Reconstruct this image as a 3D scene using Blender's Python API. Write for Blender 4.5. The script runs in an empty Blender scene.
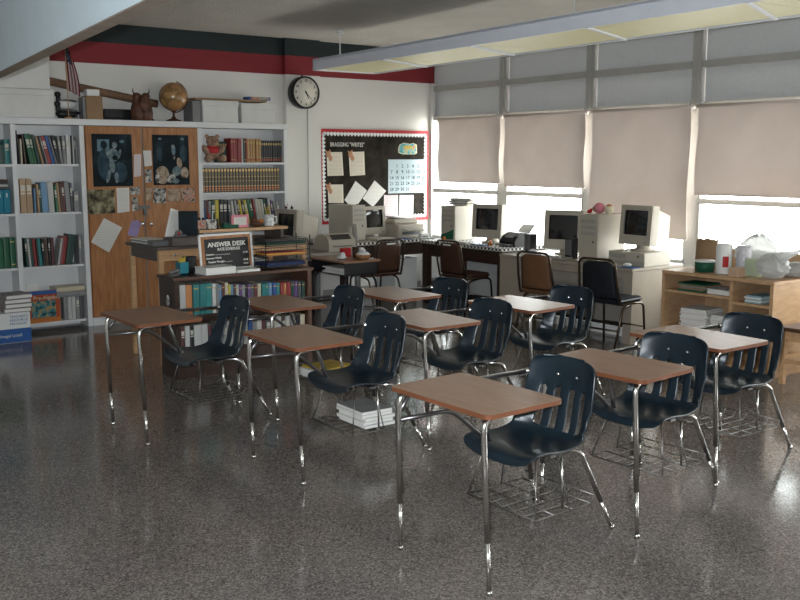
import bpy, bmesh, math, random
from mathutils import Vector, Matrix
random.seed(7)
PI = math.pi
COL = bpy.context.scene.collection
S = bpy.context.scene

# ------------------------------------------------------------------ camera (surveyed from the room)
F_PX = 948.9; PITCH = math.radians(8.463); YAW = math.radians(36.734); EYE = 1.7228
cd = bpy.data.cameras.new('camera'); cam = bpy.data.objects.new('camera', cd); COL.objects.link(cam)
cd.sensor_width = 36; cd.lens = F_PX / 800 * 36; cd.clip_start = .05
cam.location = (0, 0, EYE); cam.rotation_euler = (PI/2 - PITCH, 0, -YAW); S.camera = cam
_fw = Vector((math.sin(YAW)*math.cos(PITCH), math.cos(YAW)*math.cos(PITCH), -math.sin(PITCH)))
_rt = Vector((math.cos(YAW), -math.sin(YAW), 0)); _up = _rt.cross(_fw)
def _ray(x, y): return _fw + _rt*(x-400)/F_PX - _up*(y-300)/F_PX
def atX(x, y, X): d = _ray(x, y); return Vector((0, 0, EYE)) + d*(X/d.x)
def atY(x, y, Y): d = _ray(x, y); return Vector((0, 0, EYE)) + d*(Y/d.y)
def atZ(x, y, Z): d = _ray(x, y); return Vector((0, 0, EYE)) + d*((Z-EYE)/d.z)

# ------------------------------------------------------------------ materials
def _new(name):
    m = bpy.data.materials.new(name); m.use_nodes = True
    nt = m.node_tree; b = nt.nodes['Principled BSDF']
    return m, nt, b
def _coords(nt, sc=(1, 1, 1), kind='Object'):
    tc = nt.nodes.new('ShaderNodeTexCoord'); mp = nt.nodes.new('ShaderNodeMapping')
    mp.inputs['Scale'].default_value = sc
    nt.links.new(tc.outputs[kind], mp.inputs['Vector']); return mp.outputs['Vector']
def _ramp(nt, stops, fac, interp='LINEAR'):
    r = nt.nodes.new('ShaderNodeValToRGB'); r.color_ramp.interpolation = interp
    el = r.color_ramp.elements
    while len(el) < len(stops): el.new(.5)
    for e, (p, c) in zip(el, stops): e.position = p; e.color = (*c, 1) if len(c) == 3 else c
    nt.links.new(fac, r.inputs['Fac']); return r.outputs['Color']
def _noise(nt, vec, scale, detail=3, rough=.5):
    n = nt.nodes.new('ShaderNodeTexNoise'); n.inputs['Scale'].default_value = scale
    n.inputs['Detail'].default_value = detail; n.inputs['Roughness'].default_value = rough
    nt.links.new(vec, n.inputs['Vector']); return n.outputs['Fac']
def _bump(nt, b, h, strength, dist=.01):
    n = nt.nodes.new('ShaderNodeBump'); n.inputs['Strength'].default_value = strength; n.inputs['Distance'].default_value = dist
    nt.links.new(h, n.inputs['Height']); nt.links.new(n.outputs['Normal'], b.inputs['Normal'])
def mat(name, col, rough=.6, metal=0, var=.12, vs=6, bump=0, bs=60, sc=(1, 1, 1), spec=.28, coat=0):
    m, nt, b = _new(name)
    v = _coords(nt, sc)
    f = _noise(nt, v, vs)
    lo = tuple(max(0, c*(1-var)) for c in col); hi = tuple(min(1, c*(1+var)) for c in col)
    nt.links.new(_ramp(nt, [(.3, lo), (.7, hi)], f), b.inputs['Base Color'])
    b.inputs['Roughness'].default_value = rough; b.inputs['Metallic'].default_value = metal
    b.inputs['Specular IOR Level'].default_value = spec; b.inputs['Coat Weight'].default_value = coat
    if bump: _bump(nt, b, _noise(nt, v, bs), bump)
    return m
def srgb(r, g, b): return tuple(((c/255)/12.92 if c/255 <= .04045 else ((c/255+.055)/1.055)**2.4) for c in (r, g, b))
def wood(name, a, b_, rough=.4, sc=(1, 12, 12), coat=0, bump=.06):
    m, nt, b = _new(name)
    v = _coords(nt, sc)
    f = _noise(nt, v, 3.5, 6, .6)
    nt.links.new(_ramp(nt, [(.3, a), (.7, b_)], f), b.inputs['Base Color'])
    b.inputs['Roughness'].default_value = rough; b.inputs['Coat Weight'].default_value = coat
    b.inputs['Specular IOR Level'].default_value = .35
    if bump: _bump(nt, b, f, bump)
    return m

M = {}
# terrazzo floor
m, nt, b = _new('terrazzo')
v = _coords(nt)
vo = nt.nodes.new('ShaderNodeTexVoronoi'); vo.inputs['Scale'].default_value = 140; nt.links.new(v, vo.inputs['Vector'])
sep = nt.nodes.new('ShaderNodeSeparateColor'); nt.links.new(vo.outputs['Color'], sep.inputs['Color'])
chips = _ramp(nt, [(0, (.060, .053, .050)), (.35, (.13, .115, .107)), (.7, (.17, .152, .142)), (.95, (.27, .24, .22))], sep.outputs[0], 'LINEAR')
mx = nt.nodes.new('ShaderNodeMix'); mx.data_type = 'RGBA'; mx.blend_type = 'MULTIPLY'; mx.inputs[0].default_value = 1
nt.links.new(chips, mx.inputs[6]); nt.links.new(_ramp(nt, [(.3, (.86, .86, .88)), (.7, (1.0, .98, .95))], _noise(nt, v, 1.3)), mx.inputs[7])
nt.links.new(mx.outputs[2], b.inputs['Base Color'])
rr = nt.nodes.new('ShaderNodeMapRange'); rr.inputs[3].default_value = .09; rr.inputs[4].default_value = .18
nt.links.new(_noise(nt, v, 2.2, 4), rr.inputs[0]); nt.links.new(rr.outputs[0], b.inputs['Roughness'])
_bump(nt, b, _noise(nt, v, 5, 2), .05, .02)
b.inputs['Specular IOR Level'].default_value = .55
M['floor'] = m
# ceiling plaster
M['ceiling'] = mat('ceiling_plaster', (.60, .57, .52), .95, var=.06, vs=2, bump=.9, bs=55)
# back wall with painted bands
m, nt, b = _new('banded_wall_paint')
v = _coords(nt); sx = nt.nodes.new('ShaderNodeSeparateXYZ'); nt.links.new(v, sx.inputs[0])
mr = nt.nodes.new('ShaderNodeMapRange'); mr.inputs[1].default_value = 0; mr.inputs[2].default_value = 4; nt.links.new(sx.outputs['Z'], mr.inputs[0])
nt.links.new(_ramp(nt, [(0, (.64, .62, .58)), (2.70/4, (.20, .013, .019)), (2.915/4, (.010, .019, .020))], mr.outputs[0], 'CONSTANT'), b.inputs['Base Color'])
b.inputs['Roughness'].default_value = .75; _bump(nt, b, _noise(nt, v, 40), .1); M['band'] = m
M['wall'] = mat('white_wall_paint', (.64, .62, .58), .75, var=.03, bump=.1, bs=40)
M['post'] = mat('white_post', (.60, .59, .56), .5, var=.03)
M['trim'] = mat('baseboard_vinyl', (.30, .28, .26), .6, var=.05)
M['soffit'] = mat('flash_blue_soffit', (.70, .81, .88), .55, var=.03)  # blue cast of the camera flash is put into this base colour
M['tan'] = mat('tan_edge', (.30, .24, .19), .8)
M['mull'] = mat('grey_aluminium', (.40, .39, .365), .5, .1, var=.05)
m, nt, b = _new('frosted_transom_panel'); v = _coords(nt); b.inputs['Roughness'].default_value = .6
nt.links.new(_ramp(nt, [(.3, (.49, .50, .50)), (.7, (.53, .54, .54))], _noise(nt, v, 30)), b.inputs['Base Color'])
tr = nt.nodes.new('ShaderNodeBsdfTranslucent'); tr.inputs[0].default_value = (.74, .76, .77, 1); ms = nt.nodes.new('ShaderNodeMixShader'); ms.inputs[0].default_value = .078
nt.links.new(b.outputs[0], ms.inputs[1]); nt.links.new(tr.outputs[0], ms.inputs[2]); nt.links.new(ms.outputs[0], nt.nodes['Material Output'].inputs[0]); M['panel'] = m
M['lumside'] = mat('fixture_white_metal', (.72, .74, .80), .4, var=.03)
M['chrome'] = mat('chrome_tube', (.62, .60, .58), .18, 1, var=.05)
M['dkchrome'] = mat('dull_steel_tube', (.16, .15, .15), .3, .9, var=.1)
M['wire'] = mat('basket_wire', (.22, .21, .20), .35, .9)
M['black'] = mat('black_enamel', (.014, .014, .016), .4)
M['navy'] = mat('navy_moulded_plastic', (.006, .0145, .0225), .30, var=.15, bump=.06, bs=300, spec=.5)
M['lam'] = wood('desk_laminate', (.21, .112, .066), (.31, .178, .112), .30, (14, 1.6, 14), 0, 0)
M['lamedge'] = mat('desk_laminate_edge', (.17, .062, .030), .4, var=.15)
M['screw'] = mat('bright_screw', (.8, .8, .8), .15, 1)
M['bookcase'] = mat('white_painted_wood', (.68, .68, .68), .5, var=.03, bump=.05)
M['ply'] = wood('honey_plywood', (.24, .095, .032), (.43, .19, .07), .4, (9, 9, 1.1))
M['oak'] = wood('oak_table', (.42, .235, .115), (.60, .37, .20), .45, (1.2, 9, 9))
M['oakdk'] = wood('worn_grey_tabletop', (.07, .055, .048), (.12, .095, .08), .5, (1.2, 9, 9))
M['dkwood'] = wood('dark_walnut', (.022, .012, .009), (.050, .026, .018), .38, (2, 9, 9))
M['dkedge'] = wood('walnut_edge', (.07, .032, .020), (.11, .052, .032), .4, (2, 9, 9))
M['birch'] = wood('birch_veneer', (.40, .235, .125), (.52, .33, .19), .35, (2, 6, 9))
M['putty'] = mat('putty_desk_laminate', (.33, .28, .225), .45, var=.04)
M['puttydk'] = mat('darker_putty_laminate', (.28, .25, .22), .5, var=.04)  # darker, greyer putty for inner panels and the side table top
M['beige'] = mat('beige_computer_plastic', (.39, .35, .29), .45, var=.03)
M['beigedk'] = mat('beige_plastic_darker', (.30, .285, .25), .5, var=.03)
M['screen'] = mat('dark_crt_glass', (.012, .013, .014), .08, var=.1, spec=.7)
M['greyp'] = mat('grey_plastic', (.12, .12, .12), .45)
M['white'] = mat('white_plastic', (.72, .72, .70), .4, var=.03)
M['paper'] = mat('white_paper', (.72, .70, .66), .8, var=.04)
M['card'] = mat('cardboard', (.27, .17, .095), .8, var=.1)
M['cardlt'] = mat('pale_carton', (.62, .61, .59), .75, var=.05)
M['brownv'] = mat('brown_vinyl', (.060, .028, .018), .4, bump=.15, bs=150)
M['tanv'] = mat('tan_brown_vinyl', (.145, .070, .036), .45, bump=.15, bs=150)
M['blackv'] = mat('charcoal_vinyl', (.010, .012, .016), .5, bump=.15, bs=150)
M['frame'] = mat('bronze_chair_tube', (.10, .075, .055), .28, .85)
M['red'] = mat('bright_red', (.42, .02, .025), .5)
M['blue'] = mat('mid_blue', (.03, .10, .30), .5)
M['teal'] = mat('teal_plastic', (.015, .17, .22), .4)
M['green'] = mat('dark_green', (.012, .085, .05), .5)
M['yellow'] = mat('yellow', (.50, .36, .05), .5)
M['orange'] = mat('orange', (.45, .15, .03), .5)
M['purple'] = mat('lilac_paper', (.30, .24, .42), .8)
M['pink'] = mat('pink', (.62, .20, .25), .4)
M['cream'] = mat('cream', (.66, .58, .42), .6)
M['blkpaper'] = mat('black_craft_paper', (.026, .022, .018), .85, var=.5, vs=7, bump=.9, bs=9, spec=.05)
M['clockface'] = mat('clock_face', (.68, .64, .56), .5, var=.02)
M['silver'] = mat('silver_knob', (.75, .75, .75), .2, 1)
M['fur'] = mat('brown_plush', (.32, .20, .14), .95, var=.3, vs=40, bump=1, bs=120)
M['furlt'] = mat('pale_plush', (.34, .22, .15), .95, var=.25, vs=40, bump=1, bs=120)
M['carve'] = mat('dark_carved_wood', (.085, .036, .02), .45, var=.5, vs=14, bump=.4, bs=30)
M['tube'] = mat('kraft_tube', (.20, .115, .07), .7, var=.2)
M['globe'] = None
M['letter'] = mat('white_lettering', (.75, .73, .68), .6, var=.02)
M['ink'] = mat('dark_lettering', (.03, .03, .035), .6)
M['silverpaint'] = mat('pale_print', (.45, .46, .47), .6)
M['grey'] = mat('mid_grey', (.20, .20, .20), .6)
M['basketw'] = mat('wicker', (.30, .15, .07), .7, var=.3, vs=60, bump=.6, bs=90)
M['conv'] = mat('convector_enamel', (.50, .50, .49), .45, var=.03)
M['linen'] = mat('crumpled_tissue', (.62, .62, .64), .8, bump=.6, bs=30)

# globe
m, nt, b = _new('antique_globe_print'); v = _coords(nt)
nt.links.new(_ramp(nt, [(.45, (.36, .19, .085)), (.5, (.20, .11, .045)), (.62, (.42, .26, .10)), (.72, (.28, .09, .03))], _noise(nt, v, 7, 4)), b.inputs['Base Color'])
b.inputs['Roughness'].default_value = .22; M['globe'] = m
# luminaire lens (tubes off, yellowed ribbed acrylic with a faint added glow)
m, nt, b = _new('yellowed_ribbed_lens'); v = _coords(nt)
w = nt.nodes.new('ShaderNodeTexWave'); w.inputs['Scale'].default_value = 14; w.bands_direction = 'Y'; nt.links.new(v, w.inputs['Vector'])
nt.links.new(_ramp(nt, [(.2, (.56, .51, .26)), (.8, (.74, .68, .36))], w.outputs['Fac']), b.inputs['Base Color'])
b.inputs['Roughness'].default_value = .3; b.inputs['Emission Color'].default_value = (.6, .55, .3, 1); b.inputs['Emission Strength'].default_value = .04
_bump(nt, b, w.outputs['Fac'], .5); M['lens'] = m
# roller blind cloth: reflects and lets daylight through
m, nt, b = _new('blind_cloth'); v = _coords(nt)
c = _ramp(nt, [(.3, (.60, .52, .475)), (.7, (.66, .575, .53))], _noise(nt, v, 3))
df = nt.nodes.new('ShaderNodeBsdfDiffuse'); tr = nt.nodes.new('ShaderNodeBsdfTranslucent'); ms = nt.nodes.new('ShaderNodeMixShader')
nt.links.new(c, df.inputs[0]); tr.inputs[0].default_value = (.30, .235, .205, 1); ms.inputs[0].default_value = .062
nt.links.new(df.outputs[0], ms.inputs[1]); nt.links.new(tr.outputs[0], ms.inputs[2]); nt.links.new(ms.outputs[0], nt.nodes['Material Output'].inputs[0]); M['blind'] = m
# thin window glass
m, nt, b = _new('window_glass')
tp = nt.nodes.new('ShaderNodeBsdfTransparent'); tp.inputs[0].default_value = (.93, .97, .98, 1)
gl = nt.nodes.new('ShaderNodeBsdfGlossy'); gl.inputs['Roughness'].default_value = .02; ms = nt.nodes.new('ShaderNodeMixShader'); ms.inputs[0].default_value = .05
nt.links.new(tp.outputs[0], ms.inputs[1]); nt.links.new(gl.outputs[0], ms.inputs[2]); nt.links.new(ms.outputs[0], nt.nodes['Material Output'].inputs[0]); M['glass'] = m
# translucent carrier-bag film
m, nt, b = _new('carrier_bag_film'); v = _coords(nt)
df = nt.nodes.new('ShaderNodeBsdfTranslucent'); df.inputs[0].default_value = (.58, .58, .57, 1)
d2 = nt.nodes.new('ShaderNodeBsdfPrincipled'); d2.inputs['Base Color'].default_value = (.62, .62, .61, 1); d2.inputs['Roughness'].default_value = .3
a1 = nt.nodes.new('ShaderNodeMixShader'); a1.inputs[0].default_value = .55; nt.links.new(df.outputs[0], a1.inputs[1]); nt.links.new(d2.outputs[0], a1.inputs[2])
tp = nt.nodes.new('ShaderNodeBsdfTransparent'); a2 = nt.nodes.new('ShaderNodeMixShader'); a2.inputs[0].default_value = .80
nt.links.new(tp.outputs[0], a2.inputs[1]); nt.links.new(a1.outputs[0], a2.inputs[2]); nt.links.new(a2.outputs[0], nt.nodes['Material Output'].inputs[0])
_bump(nt, d2, _noise(nt, v, 25, 5), .8); M['bag'] = m
# book covers: colour from the object, spine bands
def cover(name, bands, prob=0.5):
    m, nt, b = _new(name)
    oi = nt.nodes.new('ShaderNodeObjectInfo'); g = _coords(nt, kind='Generated')
    sp = nt.nodes.new('ShaderNodeSeparateXYZ'); nt.links.new(g, sp.inputs[0])
    stops = [(0, (0, 0, 0))]
    for a, c in bands: stops.append((a, c))
    col = _ramp(nt, stops, sp.outputs['Z'], 'CONSTANT')
    # band mask: colour stops that are not black, only near the spine
    luma = nt.nodes.new('ShaderNodeRGBToBW'); nt.links.new(col, luma.inputs[0])
    gt = nt.nodes.new('ShaderNodeMath'); gt.operation = 'GREATER_THAN'; gt.inputs[1].default_value = .004; nt.links.new(luma.outputs[0], gt.inputs[0])
    lt = nt.nodes.new('ShaderNodeMath'); lt.operation = 'LESS_THAN'; lt.inputs[1].default_value = .05; nt.links.new(sp.outputs['Y'], lt.inputs[0])
    cmp_ = nt.nodes.new('ShaderNodeMath'); cmp_.operation = 'COMPARE'; cmp_.inputs[1].default_value = .5; cmp_.inputs[2].default_value = .36; nt.links.new(sp.outputs['X'], cmp_.inputs[0])
    mxx = nt.nodes.new('ShaderNodeMath'); mxx.operation = 'MULTIPLY'; nt.links.new(lt.outputs[0], mxx.inputs[0]); nt.links.new(cmp_.outputs[0], mxx.inputs[1]); lt = mxx
    pr = nt.nodes.new('ShaderNodeMath'); pr.operation = 'LESS_THAN'; pr.inputs[1].default_value = prob; nt.links.new(oi.outputs['Random'], pr.inputs[0])
    m1 = nt.nodes.new('ShaderNodeMath'); m1.operation = 'MULTIPLY'; nt.links.new(gt.outputs[0], m1.inputs[0]); nt.links.new(lt.outputs[0], m1.inputs[1])
    m2 = nt.nodes.new('ShaderNodeMath'); m2.operation = 'MULTIPLY'; nt.links.new(m1.outputs[0], m2.inputs[0]); nt.links.new(pr.outputs[0], m2.inputs[1])
    mx = nt.nodes.new('ShaderNodeMix'); mx.data_type = 'RGBA'; nt.links.new(m2.outputs[0], mx.inputs[0]); nt.links.new(oi.outputs['Color'], mx.inputs[6]); nt.links.new(col, mx.inputs[7])
    nt.links.new(mx.outputs[2], b.inputs['Base Color']); b.inputs['Roughness'].default_value = .45
    return m
K0 = (0, 0, 0)
M['cover'] = cover('book_cover', [(.55, (.55, .52, .45)), (.60, K0), (.64, (.5, .47, .4)), (.82, K0)], .45)
M['cover2'] = cover('book_cover_gilt', [(.10, (.5, .33, .1)), (.13, K0), (.84, (.5, .33, .1)), (.88, K0)], .7)
M['encyc'] = cover('encyclopedia_cover', [(.05, (.5, .30, .10)), (.08, (.30, .03, .02)), (.13, (.5, .33, .12)), (.17, (.30, .03, .02)), (.23, (.6, .40, .16)), (.27, (.12, .09, .04)), (.45, (.40, .29, .13)), (.48, (.12, .09, .04)), (.62, (.40, .29, .13)), (.65, (.16, .12, .05)), (.86, (.65, .42, .16)), (.97, K0)], 2)
M['setcover'] = cover('banded_set_cover', [(.08, (.35, .06, .03)), (.16, K0), (.2, (.4, .3, .12)), (.22, K0), (.78, (.45, .3, .1)), (.88, K0)], 2)
M['pages'] = mat('page_block', (.58, .54, .46), .8, var=.08, vs=40, sc=(40, 1, 1))
# printed sheet: grey text lines on white
def sheet(name, base, ink, lines=14, thr=.55, ax='Z'):
    m, nt, b = _new(name); g = _coords(nt, kind='Generated')
    sp = nt.nodes.new('ShaderNodeSeparateXYZ'); nt.links.new(g, sp.inputs[0])
    mu = nt.nodes.new('ShaderNodeMath'); mu.operation = 'MULTIPLY'; mu.inputs[1].default_value = lines; nt.links.new(sp.outputs[ax], mu.inputs[0])
    fr = nt.nodes.new('ShaderNodeMath'); fr.operation = 'FRACT'; nt.links.new(mu.outputs[0], fr.inputs[0])
    gt = nt.nodes.new('ShaderNodeMath'); gt.operation = 'GREATER_THAN'; gt.inputs[1].default_value = thr; nt.links.new(fr.outputs[0], gt.inputs[0])
    xa = nt.nodes.new('ShaderNodeMath'); xa.operation = 'SUBTRACT'; xa.inputs[1].default_value = .5; nt.links.new(sp.outputs['X'], xa.inputs[0])
    ab = nt.nodes.new('ShaderNodeMath'); ab.operation = 'ABSOLUTE'; nt.links.new(xa.outputs[0], ab.inputs[0])
    lt = nt.nodes.new('ShaderNodeMath'); lt.operation = 'LESS_THAN'; lt.inputs[1].default_value = .38; nt.links.new(ab.outputs[0], lt.inputs[0])
    m1 = nt.nodes.new('ShaderNodeMath'); m1.operation = 'MULTIPLY'; nt.links.new(gt.outputs[0], m1.inputs[0]); nt.links.new(lt.outputs[0], m1.inputs[1])
    mx = nt.nodes.new('ShaderNodeMix'); mx.data_type = 'RGBA'; nt.links.new(m1.outputs[0], mx.inputs[0]); mx.inputs[6].default_value = (*base, 1); mx.inputs[7].default_value = (*ink, 1)
    nt.links.new(mx.outputs[2], b.inputs['Base Color']); b.inputs['Roughness'].default_value = .8; return m
M['sheet'] = sheet('printed_sheet', (.66, .64, .60), (.54, .52, .50), 20)
M['sheetcream'] = sheet('handwritten_sheet', (.66, .60, .50), (.50, .44, .36), 18)
M['sheetpink'] = sheet('pale_pink_sheet', (.66, .58, .58), (.50, .43, .45), 14)
# photographic prints
def photo(name, stops, sc=6, det=4, off=0):
    m, nt, b = _new(name); v = _coords(nt, (1, 1, 1), 'Object')
    nt.links.new(_ramp(nt, stops, _noise(nt, v, sc, det, .55)), b.inputs['Base Color']); b.inputs['Roughness'].default_value = .5; b.inputs['Specular IOR Level'].default_value = .12; return m
M['ph_dark'] = photo('dark_blue_print', [(.35, (.003, .006, .008)), (.55, (.006, .014, .019)), (.75, (.03, .055, .07))], 5)
M['ph_fig'] = photo('pale_blue_figure_print', [(.3, (.04, .07, .085)), (.5, (.12, .17, .19)), (.7, (.28, .30, .29))], 22)
M['ph_blue'] = photo('slate_blue_print', [(.3, (.012, .03, .045)), (.7, (.04, .075, .10))], 10)
M['ph_sky'] = photo('light_blue_print', [(.3, (.07, .13, .17)), (.7, (.16, .24, .29))], 10)
M['ph_skin'] = photo('warm_print', [(.3, (.10, .07, .05)), (.5, (.34, .25, .18)), (.7, (.45, .40, .32))], 18)
M['ph_olive'] = photo('olive_print', [(.38, (.02, .02, .015)), (.5, (.14, .12, .07)), (.65, (.34, .31, .20))], 11)
M['ph_mono'] = photo('grey_print', [(.38, (.02, .02, .02)), (.5, (.25, .24, .22)), (.65, (.6, .57, .52))], 24)
M['ph_red'] = photo('red_white_print', [(.38, (.04, .02, .015)), (.5, (.45, .35, .28)), (.6, (.40, .08, .04)), (.7, (.6, .55, .5))], 22)
# checkered runner
m, nt, b = _new('checkered_runner'); v = _coords(nt); ck = nt.nodes.new('ShaderNodeTexChecker'); ck.inputs['Scale'].default_value = 34
ck.inputs['Color1'].default_value = (.02, .02, .02, 1); ck.inputs['Color2'].default_value = (.72, .70, .66, 1); nt.links.new(v, ck.inputs['Vector']); nt.links.new(ck.outputs[0], b.inputs['Base Color']); b.inputs['Roughness'].default_value = .5; M['check'] = m

# ------------------------------------------------------------------ mesh helpers
def fil(pts, r=.03, n=5):
    pts = [Vector(p) for p in pts]; out = [pts[0]]
    for a, c, d in zip(pts, pts[1:], pts[2:]):
        u = (a-c); w = (d-c); rr = min(r, u.length*.45, w.length*.45)
        p0 = c+u.normalized()*rr; p1 = c+w.normalized()*rr
        for i in range(n+1):
            t = i/n; out.append(p0*(1-t)**2 + c*2*t*(1-t) + p1*t*t)
    out.append(pts[-1]); return out
class MB:
    def __init__(s): s.bm = bmesh.new(); s.lay = s.bm.faces.layers.int.new('done')
    def _tag(s, f0, mi, smooth=False):
        for f in s.bm.faces:
            if f[s.lay] == 0: f.material_index = mi; f.smooth = smooth; f[s.lay] = 1
    def box(s, c, d, mi=0, rz=0, bev=0, rot=None, seg=1):
        f0 = len(s.bm.faces)
        R = Matrix.Rotation(rz, 4, 'Z') if rot is None else rot
        r = bmesh.ops.create_cube(s.bm, size=1, matrix=Matrix.Translation(c) @ R @ Matrix.Diagonal((d[0], d[1], d[2], 1)))
        if bev:
            es = list({e for v in r['verts'] for e in v.link_edges})
            bmesh.ops.bevel(s.bm, geom=es, offset=min(bev, min(d)*.45), segments=seg, affect='EDGES')
        s._tag(f0, mi); return s
    def span(s, lo, hi, mi=0, bev=0):
        lo = Vector(lo); hi = Vector(hi); return s.box((lo+hi)/2, hi-lo, mi, 0, bev)
    def tube(s, pts, r, seg=10, mi=0, cap=True, closed=False):
        pts = [Vector(p) for p in pts]; f0 = len(s.bm.faces); n = len(pts); rings = []
        rad = r if isinstance(r, (list, tuple)) else [r]*n
        prev = None
        for i, p in enumerate(pts):
            if closed: t = (pts[(i+1) % n]-pts[i-1])
            else: t = (pts[min(i+1, n-1)]-pts[max(i-1, 0)])
            t.normalize()
            if prev is None:
                a = Vector((0, 0, 1)) if abs(t.z) < .9 else Vector((1, 0, 0)); nrm = t.cross(a).normalized()
            else:
                nrm = (prev - t*prev.dot(t)).normalized()
            prev = nrm; bn = t.cross(nrm)
            rings.append([s.bm.verts.new(p + (nrm*math.cos(2*PI*k/seg)+bn*math.sin(2*PI*k/seg))*rad[i]) for k in range(seg)])
        for i in range(n if closed else n-1):
            A, B_ = rings[i], rings[(i+1) % n]
            for k in range(seg): s.bm.faces.new((A[k], A[(k+1) % seg], B_[(k+1) % seg], B_[k]))
        if cap and not closed:
            s.bm.faces.new(rings[0][::-1]); s.bm.faces.new(rings[-1])
        s._tag(f0, mi, True); return s
    def lathe(s, prof, c=(0, 0, 0), seg=24, mi=0, sx=1, sy=1, rot=None):
        f0 = len(s.bm.faces); c = Vector(c); rings = []
        R = rot or Matrix.Identity(3)
        for r, z in prof:
            rings.append([s.bm.verts.new(c + R @ Vector((r*sx*math.cos(2*PI*k/seg), r*sy*math.sin(2*PI*k/seg), z))) for k in range(seg)])
        for A, B_ in zip(rings, rings[1:]):
            for k in range(seg): s.bm.faces.new((A[k], A[(k+1) % seg], B_[(k+1) % seg], B_[k]))
        s.bm.faces.new(rings[0][::-1]); s.bm.faces.new(rings[-1])
        s._tag(f0, mi, True); return s
    def ball(s, c, r, mi=0, seg=16, rot=None):
        f0 = len(s.bm.faces); r = r if isinstance(r, (tuple, list)) else (r, r, r)
        R = rot.to_4x4() if rot else Matrix.Identity(4)
        bmesh.ops.create_uvsphere(s.bm, u_segments=seg, v_segments=seg*2//3, radius=1, matrix=Matrix.Translation(c) @ R @ Matrix.Diagonal((*r, 1)))
        s._tag(f0, mi, True); return s
    def poly(s, pts, mi=0):
        f0 = len(s.bm.faces); s.bm.faces.new([s.bm.verts.new(p) for p in pts]); s._tag(f0, mi); return s
    def prism(s, pts, d, mi=0):
        f0 = len(s.bm.faces); d = Vector(d); pts = [Vector(p) for p in pts]
        a = [s.bm.verts.new(p) for p in pts]; b_ = [s.bm.verts.new(p+d) for p in pts]; n = len(a)
        s.bm.faces.new(a[::-1]); s.bm.faces.new(b_)
        for i in range(n): s.bm.faces.new((a[i], a[(i+1) % n], b_[(i+1) % n], b_[i]))
        s._tag(f0, mi); return s
    def grid(s, fn, nu, nv, mi=0, skip=None, smooth=True):
        f0 = len(s.bm.faces)
        V = [[s.bm.verts.new(fn(i/nu, j/nv)) for i in range(nu+1)] for j in range(nv+1)]
        for j in range(nv):
            for i in range(nu):
                if skip and skip((i+.5)/nu, (j+.5)/nv): continue
                s.bm.faces.new((V[j][i], V[j][i+1], V[j+1][i+1], V[j+1][i]))
        s._tag(f0, mi, smooth); return s
    def mesh(s, name, mats):
        loose = [v for v in s.bm.verts if not v.link_faces]
        if loose: bmesh.ops.delete(s.bm, geom=loose, context='VERTS')
        bmesh.ops.recalc_face_normals(s.bm, faces=s.bm.faces[:])
        me = bpy.data.meshes.new(name); s.bm.to_mesh(me); s.bm.free()
        for k in (mats if isinstance(mats, (list, tuple)) else [mats]): me.materials.append(M[k] if isinstance(k, str) else k)
        return me
    def build(s, name, mats, parent=None, loc=(0, 0, 0), rz=0, rot=None):
        o = bpy.data.objects.new(name, s.mesh(name, mats)); COL.objects.link(o)
        o.location = loc; o.rotation_euler = rot if rot else (0, 0, rz)
        if parent: o.parent = parent
        return o
def tag(o, label, cat, group=None, kind=None):
    o['label'] = label; o['category'] = cat
    if group: o['group'] = group
    if kind: o['kind'] = kind
    return o
def thing(name, label, cat, loc=(0, 0, 0), rz=0, group=None):
    o = bpy.data.objects.new(name, None); COL.objects.link(o); o.location = loc; o.rotation_euler = (0, 0, rz)
    o.empty_display_size = .05
    return tag(o, label, cat, group)
def struct(o, label=None):
    o['kind'] = 'structure'
    if label: o['label'] = label
    return o
def copy_tree(o, parent=None):
    c = o.copy(); COL.objects.link(c)
    if parent: c.parent = parent
    for ch in o.children: copy_tree(ch, c)
    return c
def text(name, s, size, mt, parent, loc, rot, align='LEFT', ext=.0006, bold=0, sx=1):
    cu = bpy.data.curves.new(name, 'FONT'); cu.body = s; cu.size = size; cu.align_x = align; cu.extrude = ext; cu.offset = bold; cu.resolution_u = 2
    cu.align_y = 'CENTER'
    t = bpy.data.objects.new('tmp', cu); COL.objects.link(t)
    bpy.context.view_layer.update()
    me = bpy.data.meshes.new_from_object(t.evaluated_get(bpy.context.evaluated_depsgraph_get()))
    bpy.data.objects.remove(t)
    me.materials.clear(); me.materials.append(M[mt])
    o = bpy.data.objects.new(name, me); COL.objects.link(o); o.parent = parent; o.location = loc; o.rotation_euler = rot; o.scale = (sx, 1, 1)
    return o
FRONT = (PI/2, 0, 0)       # lettering that faces -Y
FACEX = (PI/2, 0, -PI/2)   # lettering that faces -X

# ================================================================== ROOM SHELL
XR, YB, ZC = 8.0, 10.0, 3.12
XL, YF = -2.2, -1.6
struct(MB().span((XL-.1, YF-.1, -.1), (XR+.2, YB+.2, 0)).build('floor', 'floor'), 'glossy dark speckled terrazzo floor')
struct(MB().span((XL-.1, YF-.1, ZC), (XR+.2, YB+.2, ZC+.1)).build('ceiling', 'ceiling'), 'rough grey plaster ceiling')
struct(MB().span((XL-.1, YB, 0), (XR+.2, YB+.12, ZC)).build('wall_back', 'band'), 'white back wall with red and black painted bands')
struct(MB().span((XL-.12, YF-.1, 0), (XL, YB+.1, ZC)).build('wall_left', 'wall'))
struct(MB().span((XL-.1, YF-.12, 0), (XR+.2, YF, ZC)).build('wall_front', 'wall'))
struct(MB().span((5.735, 9.93, 0), (6.215, YB, ZC)).build('wall_pilaster', 'band'), 'shallow white pilaster behind the clock')
struct(MB().span((XR, YF, 0), (XR+.14, YB, .68)).build('wall_right', 'wall'), 'low white wall under the windows')
struct(MB().span((7.94, YB-.06, 0), (XR, YB, 2.70)).build('trim_1', 'post'), 'white corner post beside the first window')
struct(MB().span((6.22, YB-.015, 0), (7.92, YB, .10)).build('baseboard_back', 'trim'))
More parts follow.
